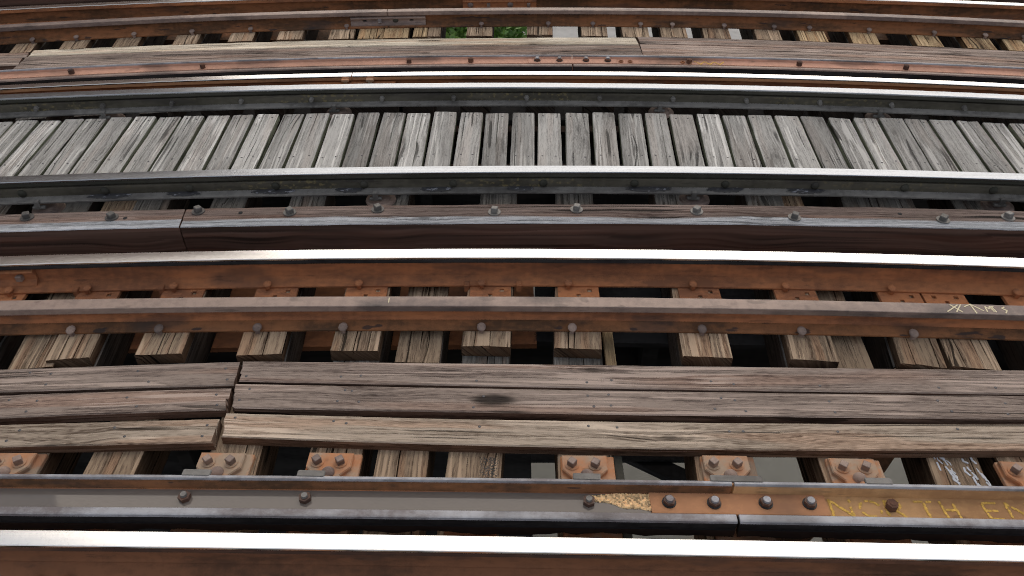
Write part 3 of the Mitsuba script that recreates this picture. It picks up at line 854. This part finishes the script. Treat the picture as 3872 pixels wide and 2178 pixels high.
top_plate = chamfer_plate([(-.0875, .115), (.0875, .115), (.0875, .047), (.052, .010), (.052, -.115), (-.052, -.115), (-.052, .010), (-.0875, .047)], .020)
BR = {'base_plate': hardware(bevel_box([-.105, -.30, 0], [.105, .125, .018], .003), 3), 'top_plate': hardware(top_plate, 3),
      'upright': hardware(cat(bevel_box([-.05, -.145, 0], [.05, -.105, .105], .006)), 3)}
BASE_POS = [(-1.958, 1.81, .0), (-1.138, 1.81, -1.5), (-.712, 1.81, -1.2), (.282, 1.797, -.5), (.832, 1.797, -1.0), (1.320, 1.782, -2.2), (1.978, 1.765, -3.0), (2.50, 1.745, -3), (-2.43, 1.81, 0)]
BLAB = ['leftmost orange guard rail bracket, cut by the left edge of the picture', 'orange bracket just below the end of the left boards, second from the left', 'orange bracket third from the left with its clip over the rail', 'orange bracket fourth from the left, beside the mossy tie, clip in its middle',
        'orange bracket fifth from the left, behind the guard rail joint', 'pink orange bracket sixth from the left, right of the pale concrete gap', 'brown bracket cut off by the right edge of the picture', 'rusty bracket beyond the right edge of the picture', 'rusty bracket beyond the left edge of the picture']
lips = [None, (-1.182, -1.080), (-.769, -.670), (.217, .316), (.706, .892), (1.253, 1.349), None, None, None]
brb = [(-2.002, -1.914), (-1.180, -1.091), (-.757, -.667), (.232, .322), (.779, .870), (1.275, 1.361), (1.932, 2.02), (2.45, 2.54), (-2.475, -2.385)]
for j, (x, y, rz) in enumerate(BASE_POS):
    k = thing('guard_bracket', BLAB[j], 'bracket', 'brackets of the near guard rail')
    m0 = at(x, y, ZT, rz)
    part(k, 'base_plate', BR['base_plate'], at(x + .012, y, ZT + .0005, rz))
    part(k, 'top_plate', BR['top_plate'], at(x, y, ZT + .0185, rz))
    part(k, 'upright', BR['upright'], at(x, y + .035, ZT + .0385, rz))
    zt = ZT + .0385
    for q, bxp in enumerate(brb[j]):
        yy = y + .068 + (q * -.003)
        b = part(k, 'bolt', HW['square_bolt_rust'], at(bxp, yy, zt + .004, 45 + 13 * math.sin(j * 3 + q * 5)))
        part(k, 'washer', HW['washer'], at(bxp, yy, zt))
    part(k, 'rivet', HW['rivet'], at(x + .005, y + .018, zt))
    if lips[j]:
        a, b = lips[j]
        g = sbox(-.5 * (b - a) + .006, -.010, .5 * (b - a) - .006, .006).buffer(.006)
        m = chamfer_plate(list(g.exterior.coords)[:-1], .008, .002)
        xm = (a + b) / 2
        part(k, 'clip', hardware(m, 9, 'worn_steel'), at(xm, CG0.y(xm) + .0845, .0245, -1.5))

# ------------------------------------------------------------------ boards in the middle of the near track
ZP = -.115
bw = thing('board_walkway', 'left hand walkway of three weathered boards in the near track', 'walkway')
LB = [((2.3120, .0245, -.0050), (2.4600, .0271, -.0060), -1.195, .5, 1, .35, -.075), ((2.1860, .0330, -.0052), (2.3030, .0272, -.0049), -1.190, .55, 1, .30, -.065), ((1.9960, .0220, -.0010), (2.1290, .0280, -.0020), -1.193, .6, 6, .1, -.075)]
for q, (c0, c1, xe, tone, pal, sk, skew) in enumerate(LB):
    p_ = part(bw, 'plank', timber(-4.6, xe, 0, .048, pal, tone, 300 + q, z=ZP - .003 * q, curve=Curve(*c0), curve2=Curve(*c1), cracks=[(.3 + .2 * q, .008, .0012, .2, .8)], rag=.004, skew1=skew, edge=.0009, step=.08))
    for x in (-1.24, -1.55, -1.62, -2.0, -2.1):
        for o in (.28, .74):
            if (x, o) in ((-1.62, .28), (-1.55, .74), (-2.1, .28)):
                continue
            y0, y1 = Curve(*c0).y(x), Curve(*c1).y(x)
            part(p_, 'nail', HW['big_nail'], at(x + .013 * math.sin(31 * x + 7 * o + q), y0 + (y1 - y0) * (o + .06 * math.sin(17 * x + q)), ZP - .003 * q + .0002))
bw = thing('board_walkway', 'right hand walkway of three long weathered boards in the near track', 'walkway')
RB = [((2.2665, -.0245, .0018), (2.4030, -.0162, -.0008), -1.186, .55, 1, -.12), ((2.1210, -.0207, .0022), (2.2570, -.0232, .0020), -1.176, .5, 1, -.16), ((1.9510, -.0290, .0095), (2.0870, -.0240, .0062), -1.176, .75, 6, -.13)]
for q, (c0, c1, xe, tone, pal, skew) in enumerate(RB):
    p_ = part(bw, 'plank', timber(xe, 4.6, 0, .050, pal, tone, 340 + 3 * q, z=ZP - .003 * q + .001, curve=Curve(*c0), curve2=Curve(*c1), cracks=[(.35, .008, .0012, .05, .3), (.62, .008, .0012, .4, .8)], rag=.006, skew0=skew, edge=.0010, step=.07))
    for x in (-1.13, -.72, -.66, -.14, .33, .41, .86, .95, 1.33, 1.80, 2.05):
        for o in (.27, .72):
            if (int(x * 100) * 3 + int(o * 10) + q) % 3 == 1:
                continue
            y0, y1 = Curve(*c0).y(x), Curve(*c1).y(x)
            part(p_, 'nail', HW['big_nail'], at(x + .02 * math.sin(31 * x + 7 * o + q), y0 + (y1 - y0) * (o + .08 * math.sin(17 * x + q)), ZP - .003 * q + .0012))

# ------------------------------------------------------------------ guard timber with its bolts
CTN = Curve(3.2229, .0026, -.0104)
CTF = Curve(3.3989, .0065, -.0114)
JT = -1.690
for side, x0, x1, tone, s0, s1 in (('left', -5.0, JT - .002, .6, 0, -.13), ('right', JT + .002, 5.0, .5, -.13, 0)):
    k = thing('guard_timber', f'heavy brown guard timber with square bolts behind the bright rail, {side} of the butt joint', 'timber')
    part(k, 'beam', timber(x0, x1, 0, .236, 4, tone, 400 + (side == 'left'), z=.070, curve=CTN, curve2=CTF, cracks=[(.40, .012, .0016, .03, .55), (.56, .012, .0013, .6, .97)], rag=.002, skew0=s0, skew1=s1, chamfer=.004, edge=.003, step=.05))
    for x, y in [(-2.486, 3.271), (-2.052, 3.271), (-1.626, 3.326), (-1.149, 3.316), (-.698, 3.345), (-.091, 3.32), (.336, 3.345), (.957, 3.326), (1.448, 3.271), (2.2, 3.249), (2.543, 3.271), (-2.95, 3.25), (3.0, 3.24)]:
        if x0 < x < x1:
            b = part(k, 'bolt', HW['square_bolt_big'], at(x, y, .0755, 14 + 60 * math.sin(x * 5), 8 * math.sin(9 * x)))
            part(b, 'washer', HW['washer_steel'], at(x, y, .0708))
    for x, y in [(-1.983, 3.267), (-1.405, 3.317), (2.003, 3.307)]:
        if x0 < x < x1:
            part(k, 'bolt_hole', hardware(cyl(.011, .0016, 14), 7), at(x, y, .0702))

k = thing('guard_timber', 'dark guard timber just behind the farthest rail, at the very top of the picture', 'timber')
part(k, 'beam', timber(-X_FAR, X_FAR, 0, .236, 4, .4, 410, z=.075, curve=Curve(6.98, .0125, -.0178), curve2=Curve(7.155, .0125, -.018), step=.15, edge=.003))

# ------------------------------------------------------------------ contact rails on insulators
def contact_rail(label, curve, xb, nut, X, step):
    z, H = .120, .120
    k = thing('contact_rail', label, 'contact rail')
    w = .072
    part(k, 'running_surface', ply_of(sweep(curve, head_cap(w), -X, X, step, z=z), 'polished_blue'))
    part(k, 'head', ply_of(sweep(curve, [(a, max(b, -.040)) for a, b in head_body(w)], -X, X, step, v0=band(4), z=z), 'rust'))
    part(k, 'web', ply_of(sweep(curve, [(-.012, -.0395), (-.008, -.06), (-.012, -.094), (.012, -.094), (.008, -.06), (.012, -.0395)], -X, X, step, v0=band(4), z=z), 'rust'))
    part(k, 'foot', ply_of(sweep(curve, foot_body(H, .072), -X, X, step, v0=band(9), z=z), 'rust'))
    for sgn in (-1, 1):
        pr = [(-.0075, -.044), (-.030, -.046), (-.033, -.049), (-.033, -.096), (-.030, -.099), (-.0075, -.097)]
        part(k, 'side_bar', ply_of(sweep(curve, [(a * -sgn, b) for a, b in pr] if sgn > 0 else pr, -X, X, step, v0=band(12), z=z), 'rust'))
    for x in xb:
        p, t, n = curve.frame(x)
        part(k, 'bolt', HW[nut], at(p[0] - n[0] * .033, p[1] - n[1] * .033, .0475, math.degrees(math.atan2(t[1], t[0])), 90))
    return k


scene['polished_blue'] = {'type': 'principled', 'base_color': proc(lambda p, n, uv: c3(.46, .50, .56) * (0.8 + 0.3 * fbm(p.x * 1.5, p.y * 120, 0.2, 2)) * (1 - .12 * smoothstep(.6, .9, noise(p.x * 120, p.y * 160)))), 'roughness': 0.3, 'metallic': 1.0}
b1 = [-2.657, -2.219, -1.768, -1.3, -.817, -.325, .173, .676, 1.176, 1.667, 2.152, 2.626]
b2 = [-3.07, -2.658, -2.221, -1.777, -1.32, -.858, -.386, .097, .579, 1.062, 1.54, 2.013, 2.47, 2.924]
t1 = contact_rail('near contact rail with speckled olive side bar and burnt arc marks on its foot', CT1, [-3.55, -3.1] + b1 + [3.1, 3.55], 'button', 5.6, .15)
t2 = contact_rail('far contact rail with dark olive side bar and threaded studs', CT2, [-3.95, -3.5] + b2 + [3.37, 3.8], 'stud_nut', X_FAR, .16)
# burnt arc scars: sooty splashed metal on the near rail's foot
r = np.random.default_rng(12)
for x in (-1.80, -1.31, -.90, -.42, .05, .76, 1.18, 1.62, -2.2):
    nn = 46
    ths = np.linspace(0, 2 * np.pi, nn, endpoint=False)
    L = r.uniform(.07, .13)
    rad = 1 + .35 * (r.random(nn) - .5)
    xs = x + L * np.cos(ths) * rad
    of = -.046 + .020 * np.sin(ths) * rad
    zz = .0125 + (of + .072) * .0165 / .054 + .0022
    p, t, n = CT1.frame(xs)
    V = np.zeros((nn + 1, 3))
    V[:nn, :2], V[:nn, 2] = p + n * of[:, None], zz
    V[nn] = [*(CT1.frame(x)[0] + CT1.frame(x)[2] * -.046), .0125 + .026 * .3 + .0032]
    F = [[nn, i, (i + 1) % nn] for i in range(nn)]
    part(t1, 'arc_scar', mikit.ply(trimesh.Trimesh(V, F, process=False), 'arc_burn'))
scene['arc_burn'] = {'type': 'twosided', 'bsdf': {'type': 'principled', 'base_color': proc(lambda p, n, uv: c3(.05, .051, .058) + c3(.20, .21, .25) * smoothstep(.62, .78, fbm(p.x * 45, p.y * 90, p.z * 90, 3))), 'roughness': .45, 'metallic': .3}}

disc = cat(cyl(.045, .10, 20, -.120), cyl(.085, .012, 32, -.024, .080), cyl(.055, .014, 24, -.012, .045))
disc_shape = hardware(disc, 2, smooth=30)
clip_shape = hardware(cat(bevel_box([-.014, -.084, -.026], [.014, -.074, .022], .003), bevel_box([-.014, -.082, .012], [.014, -.060, .024], .003), bevel_box([-.034, -.080, -.028], [.034, -.055, -.014], .004)), 9)
INS = [(t1, CT1, x, f'brown disc insulator under the near contact rail, {o} from the left') for x, o in zip((-2.579, -.756, 1.005, 2.673), ORD)] + \
      [(t2, CT2, x, f'dark disc insulator under the far contact rail, {o} from the left') for x, o in zip((-2.659, -1.177, .978, 2.401), ORD)]
for tt, cv, x, lab in INS:
    k = thing('insulator', lab, 'insulator', 'insulators of the contact rails')
    ang = math.degrees(math.atan(cv.k[1] + 2 * cv.k[2] * x))
    part(k, 'disc', disc_shape, at(x + .02, cv.y(x) - .022, -.038, ang))
    part(k, 'clip', clip_shape, at(x, cv.y(x), .0, ang))

# ------------------------------------------------------------------ plank walkway between the contact rails
GAPS = [(-2.994, -3.036), (-2.855, -2.886), (-2.702, -2.75), (-2.558, -2.598), (-2.408, -2.444), (-2.261, -2.291), (-2.109, -2.134), (-1.953, -1.977), (-1.793, -1.819), (-1.636, -1.662), (-1.487, -1.499), (-1.329, -1.339), (-1.164, -1.178),
        (-.999, -1.012), (-.848, -.848), (-.684, -.685), (-.521, -.52), (-.356, -.349), (-.19, -.179), (-.024, -.012), (.14, .16), (.303, .33), (.475, .508), (.643, .679), (.808, .85), (.971, 1.015), (1.137, 1.183), (1.3, 1.353), (1.472, 1.521),
        (1.64, 1.693), (1.806, 1.857), (1.971, 2.029), (2.13, 2.193), (2.288, 2.358), (2.447, 2.522), (2.603, 2.68), (2.769, 2.845), (2.925, 3.008), (3.08, 3.17)]
for e in range(9):
    GAPS = [(GAPS[0][0] - .150, GAPS[0][1] - .154)] + GAPS + [(GAPS[-1][0] + .158, GAPS[-1][1] + .162)]
TONES = [.4, .7, .5, .4, .5, .7, .5, .4, .8, .4, .95, .4, .6, .8, .0, .3, .9, .5, .8, .2, .2, .8, .5, .5, .2, .6, .5, .9, .3, .6, .8, .2, .4, .7, .2, .3, .6, .4, .5, .7]
wk = thing('plank_walkway', 'grey weathered walkway of short cross planks between the two contact rails', 'walkway')
CTOP = Curve(4.592, -.0036, -.0127)
r = np.random.default_rng(21)
for i in range(len(GAPS) - 1):
    (a0, a1), (b0, b1_) = GAPS[i], GAPS[i + 1]
    g = .0102 + r.uniform(-.003, .004)
    m0, m1 = (a0 + b0) / 2, (a1 + b1_) / 2
    sl = (m1 - m0) / .65
    yt = CTOP.y(m1) + r.uniform(-.006, .010)
    yb = CTOP.y(m1) - .72
    xt, xb_ = m1 + sl * (yt - 4.55), m0 + sl * (yb - 3.9)
    w = (b0 - a0 + b1_ - a1) / 2 - 2 * g
    skw = r.uniform(-.004, .004)
    xt += skw
    tone = TONES[(i - 8) % len(TONES)] if 0 <= i - 8 else .5
    dark = tone < .35
    zz = r.uniform(-.006, .004)
    cr = [] if r.random() < .35 else [(float(r.uniform(.3, .7)), .012, r.uniform(.0008, .0026), 0.0 if r.random() < .3 else .35, 1.0)]
    p_ = part(wk, 'plank', timber((xb_, yb), (xt, yt), w, .048, 0 if not dark else 0, tone, 500 + i, z=zz, cracks=cr, rag=.004, chamfer=.0055, step=.05, edge=.0022))
    for dy, n in ((.050, 2), (.56, 2)):
        for q in range(n):
            xx = xt - sl * dy + w * (-.28 + .56 * q + r.uniform(-.06, .06))
            part(p_, 'nail', HW['nail'], at(xx, yt - dy + r.uniform(-.012, .012), zz + .0004))
for yj, nm in ((.115, 'joist'), (.60, 'joist')):
    cj0, cj1 = Curve(4.592 - yj - .04, -.0036, -.0127), Curve(4.592 - yj + .04, -.0036, -.0127)
    part(wk, 'joist', timber(-5, 5, 0, .116, 7, .5, 600 + int(yj * 100), z=-.052, curve=cj0, curve2=cj1, step=.3))

# ------------------------------------------------------------------ far track: ties, blocks, boards
FB = [(-3.878, 5.834, -3.892, .157, 0), (-3.502, 5.909, -3.516, .20, 0), (-3.103, 5.958, -3.119, .192, 0), (-2.639, 6.004, -2.656, .19, 1), (-2.210, 6.074, -2.212, .195, 1), (-1.818, 6.111, -1.826, .205, 1), (-1.400, 6.122, -1.407, .205, 1), (-1.163, 6.130, -1.172, .205, 2), (-.956, 6.145, -.958, .205, 2),
      (-.759, 6.173, -.771, .115, 2), (-.644, 6.173, -.658, .105, 0), (-.270, 6.188, -.275, .213, 1), (.230, 6.210, .236, .214, 1), (.680, 6.188, .692, .216, 1), (1.017, 6.165, 1.037, .224, 1), (1.333, 6.153, 1.355, .215, 0), (1.683, 6.130, 1.719, .218, 0), (2.100, 6.102, 2.132, .205, 0), (2.453, 6.068, 2.485, .225, 2), (2.862, 6.018, 2.896, .21, 2), (3.354, 5.963, 3.407, .204, 2), (3.744, 5.914, 3.797, .218, 2), (4.048, 5.871, 4.109, .21, 2)]
FLOOK = ['dim brown', 'splintered brown', 'dark cracked brown', 'grey brown', 'frayed brown', 'smooth tan', 'tan', 'split yellow brown', 'orange tinged tan', 'narrow tan', 'narrow dark', 'knotty tan', 'split tan', 'dark brown split', 'tan cracked', 'two piece brown', 'brown', 'wavy grained grey brown', 'cracked yellow brown', 'clean yellow brown', 'split orange brown', 'orange brown', 'orange brown']
far_ties = []
FB = [(-4.72, 5.62, -4.74, .2, 0), (-4.3, 5.73, -4.31, .2, 0)] + FB + [(4.5, 5.76, 4.58, .2, 2), (4.95, 5.64, 5.05, .2, 2)]
for i, (xe, ye, xt, w, kind) in enumerate(FB):
    sl = .012 + .05 * xe
    j = i - 2
    lab = f'{FLOOK[j]} tie end beyond the far boards, {ORD[j]} from the left' if 0 <= j < len(FLOOK) else f'brown far track tie outside the {"left" if xe < 0 else "right"} edge of the picture, {ORD[min(i, 23)] if i < 24 else ("last" if i == 26 else "near-last")} in row'
    k = thing('wooden_tie', lab, 'railway tie', 'ties of the far track')
    far_ties.append(k)
    pal, tone = ((2, .6), (2, .95), (5, .9))[kind]
    tone = min(1, max(.2, tone + .12 * math.sin(i * 7.3)))
    P = lambda y: (xe + sl * (y - ye), y)
    part(k, 'beam', timber(P(ye - 1.08), P(ye + 1.05), w, .20, 8, .4, 700 + i, z=ZT, cracks=crack_set(740 + i, 1), step=.12))  # dark palette puts the shade under the far contact rail into the wood
    part(k, 'shim_block', timber(P(ye), P(ye + .62), w, .056, pal, tone, 780 + i, z=ZBLK, cracks=crack_set(820 + i, 2 if w > .15 else 0), rag=.006, step=.05))
spk = [-3.86, -3.53, -3.087, -2.632, -2.164, -.257, .305, .679, 1.079, 1.344, 1.774, 2.184, 2.472, 2.951, 3.463, 3.856, 4.149, -1.38]
for x in spk:
    i = int(np.argmin([abs(f[2] - x) for f in FB]))
    part(far_ties[i], 'spike', HW['spike'], at(x, CG3.y(x) - .066, -.094, 0, 12))

ZF = -.110
FARB = [
    ('left end walkway of the far track, two short brown boards at the left edge', [((5.955, .020, -.0085), (6.10, .025, -.0100), -6.8, -3.795, .5, 1), ((5.80, .020, -.0085), (5.945, .020, -.0085), -6.8, -3.785, .45, 1)], .0, -.25),
    ('middle walkway of the far track with a pale yellow board along its far side', [((6.0140, .0159, -.0125), (6.1583, .0176, -.0134), -3.786, 1.018, .8, 3), ((5.850, .0242, -.0110), (6.000, .0159, -.0124), -3.776, 1.022, .3, 1), ((5.70, .0200, -.0115), (5.844, .0242, -.0110), -3.77, 1.025, .5, 1)], -.1, -.05),
    ('right hand walkway of the far track, brown weathered boards', [((6.0690, -.0140, -.0176), (6.2121, -.0130, -.0179), 1.030, 6.8, .55, 1), ((5.895, -.0040, -.0180), (6.054, -.0140, -.0176), 1.026, 6.8, .75, 1), ((5.74, .003, -.0182), (5.889, -.0040, -.0180), 1.026, 6.8, .6, 1)], -.05, 0)]
for n_, (lab, rows, s0, s1) in enumerate(FARB):
    k = thing('board_walkway', lab, 'walkway')
    for q, (c0, c1, x0, x1, tone, pal) in enumerate(rows):
        p_ = part(k, 'plank', timber(x0, x1, 0, .05, pal, tone, 860 + 10 * n_ + q, z=ZF + .002 * q, curve=Curve(*c0), curve2=Curve(*c1), cracks=[(.4, .008, .0018, .1, .6)], skew0=s0, skew1=s1, edge=.003, step=.1))

# ------------------------------------------------------------------ steel below the ties
def i_beam(parent_label, p0, p1, ztop, depth, fw, pal=8, web=True, flange_pal=None):
    k = thing('steel_girder', parent_label, 'girder')
    p0, p1 = np.array(p0, float), np.array(p1, float)
    L = np.linalg.norm(p1 - p0)
    rz = math.degrees(math.atan2(p1[1] - p0[1], p1[0] - p0[0]))
    m = at(p0[0], p0[1], ztop, rz)

    def bar(lo, hi):
        return hardware(bx(lo, hi), pal)
    part(k, 'top_flange', hardware(bx([0, -fw / 2, -.03], [L, fw / 2, 0]), pal if flange_pal is None else flange_pal), m)
    part(k, 'bottom_flange', bar([0, -fw / 2, -depth], [L, fw / 2, -depth + .03]), m)
    if web:
        part(k, 'web', bar([0, -.012, -depth + .031], [L, .012, -.031]), m)
        for s in np.arange(.6, L, 1.1):
            part(k, 'stiffener', bar([s - .04, -fw * .42, -depth + .032], [s + .04, fw * .42, -.032]), m)
    else:
        n = int(L / 1.1)
        for i in range(n):
            a, b = L * i / n, L * (i + 1) / n
            z0, z1 = (-.031, -depth + .031) if i % 2 else (-depth + .031, -.031)
            t = np.array([b - a, 0, z1 - z0])
            ln = np.linalg.norm(t)
            d = trimesh.creation.box([ln, .03, .12])
            d.apply_transform(trimesh.transformations.rotation_matrix(-math.atan2(z1 - z0, b - a), [0, 1, 0]))
            d.apply_translation([(a + b) / 2, .04 * (1 if i % 2 else -1), (z0 + z1) / 2])
            part(k, 'lattice_bar', hardware(d, pal), m)
    return k


ZG = ZT - .205
i_beam('rusty plate girder under the nearest rail', (-8, 1.42), (8, 1.36), ZG, .9, .30)
i_beam('orange brown plate girder flange glimpsed under the second rail, left half', (-8, 2.96), (.12, 3.10), ZG, 2.2, .60, 7, flange_pal=0)  # web and bottom flange near black: gap shade put into the colour
i_beam('plate girder under the second rail, right half', (.1205, 3.10), (8, 2.90), ZG, .8, .56, 7)  # near black too, shade under the deck painted in
i_beam('near black plate girder under the far track near rail', (-9, 5.42), (9, 5.42), ZG, 1.6, .40, 7)  # near-black colour stands in for shade below the walkway
i_beam('brown plate girder under the farthest rail, left end', (-9, 6.95), (-.85, 6.95), ZG, 1.6, .34)
i_beam('brown plate girder under the farthest rail, right end', (2.25, 6.95), (9, 6.95), ZG, 1.3, .34)
i_beam('deep near black cross girder under both tracks left of the middle', (-.02, .4), (-.02, 7.6), ZG - 2.25, .8, .34, 7)  # darkness of the gaps put into its colour


def strut(label, a, b, w, pal):
    k = thing('sway_brace', label, 'brace')
    a, b = np.array(a, float), np.array(b, float)
    L = np.linalg.norm(b - a)
    m = T().translate(a.tolist()).rotate([0, 0, 1], math.degrees(math.atan2(b[1] - a[1], b[0] - a[0]))).rotate([0, 1, 0], -math.degrees(math.asin((b[2] - a[2]) / L)))
    part(k, 'plate', hardware(bx([0, -w / 2, -.01], [L, w / 2, .01]), pal), m)
    part(k, 'stem', hardware(bx([0, -.01, -.12], [L, .01, -.0101]), pal), m)


strut('dark strut across the gap left of the fifth bracket, far below the ties', (-.2, 3.43, -2), (1.42, 3.43, -2), .17, 7)
strut('dark diagonal brace in the gap between the fourth and fifth brackets', (.55, 3.62, -2.03), (1.5, 3.02, -2.03), .13, 7)
strut('rusty diagonal brace in the gap right of the sixth bracket', (2.30, 3.10, -2), (2.95, 3.80, -2), .15, 8)
strut('rusty brace glimpsed between the two nearest rails', (1.1, 2.1, -1.6), (2.2, 3.1, -1.9), .2, 8)

# ------------------------------------------------------------------ tree beyond the tracks, seen through the gaps
def tree(label, cx, cy, cz, R, n, seed):
    k = thing('street_tree', label, 'tree')
    r = np.random.default_rng(seed)
    m = [trimesh.creation.cone(.16, cz - R * .2 + 6, sections=10)]
    m[0].apply_translation([cx, cy, -6])
    for j in range(9):
        a = r.uniform(0, 6.28)
        d = np.array([math.cos(a) * r.uniform(.3, .8), math.sin(a) * r.uniform(.3, .8), r.uniform(.2, .8)]) * R
        st = np.array([cx, cy, cz - R * r.uniform(.3, .8)])
        c_ = trimesh.creation.cylinder(.035, segment=[st, st + d], sections=6)
        m.append(c_)
    part(k, 'trunk', mikit.ply(cat(*m), 'bark'))
    cl = r.normal(0, 1, (70, 3))
    cl = cl / np.linalg.norm(cl, axis=1, keepdims=True) * (r.random((70, 1)) ** .5) * [R, R * .9, R * .75]
    pts = cl[r.integers(0, 70, n)] + r.normal(0, .26, (n, 3))
    nn = r.normal(0, 1, (n, 3)) + [0, -.3, .9]
    nn /= np.linalg.norm(nn, axis=1, keepdims=True)
    a = np.cross(nn, r.normal(0, 1, (n, 3)))
    a /= np.linalg.norm(a, axis=1, keepdims=True)
    b = np.cross(nn, a)
    L = r.uniform(.05, .10, (n, 1))
    c0 = pts + [cx, cy, cz]
    V = np.stack([c0 - a * L, c0 + b * L * .5, c0 + a * L, c0 - b * L * .5], 1).reshape(-1, 3)
    i = np.arange(n) * 4
    part(k, 'crown', mikit.ply(trimesh.Trimesh(V, np.vstack([np.stack([i, i + 1, i + 2], 1), np.stack([i, i + 2, i + 3], 1)]), process=False), 'leaf'))


tree('green leafy tree seen through the gaps between far ties, left of the middle', -2.0, 12.6, -2.9, 2.2, 16000, 4)


# ------------------------------------------------------------------ the building left of the line: it shows only as the dark reflection on the left of the rail heads
k = thing('brick_building', 'dark brick building left of the line, out of the picture, mirrored in the rail heads', 'building')
bm = T().translate([-27, 27, -6]).rotate([0, 0, 1], 38)
part(k, 'wall', hardware(bx([-22, 0, 0], [16, 10, 34]), 13), bm)
part(k, 'roof', hardware(bx([-22.3, -.3, 34.0], [16.3, 10.3, 34.6]), 7), bm)
win = hardware(cat(bx([-.7, -.06, 0], [.7, .1, 1.9]), bx([-.85, -.14, -.14], [.85, .1, 0])), 7)
for i in range(12):
    for j in range(8):
        part(k, 'window', win, bm @ T().translate([-20.2 + 3.1 * i, 0, 2.0 + 3.7 * j]))
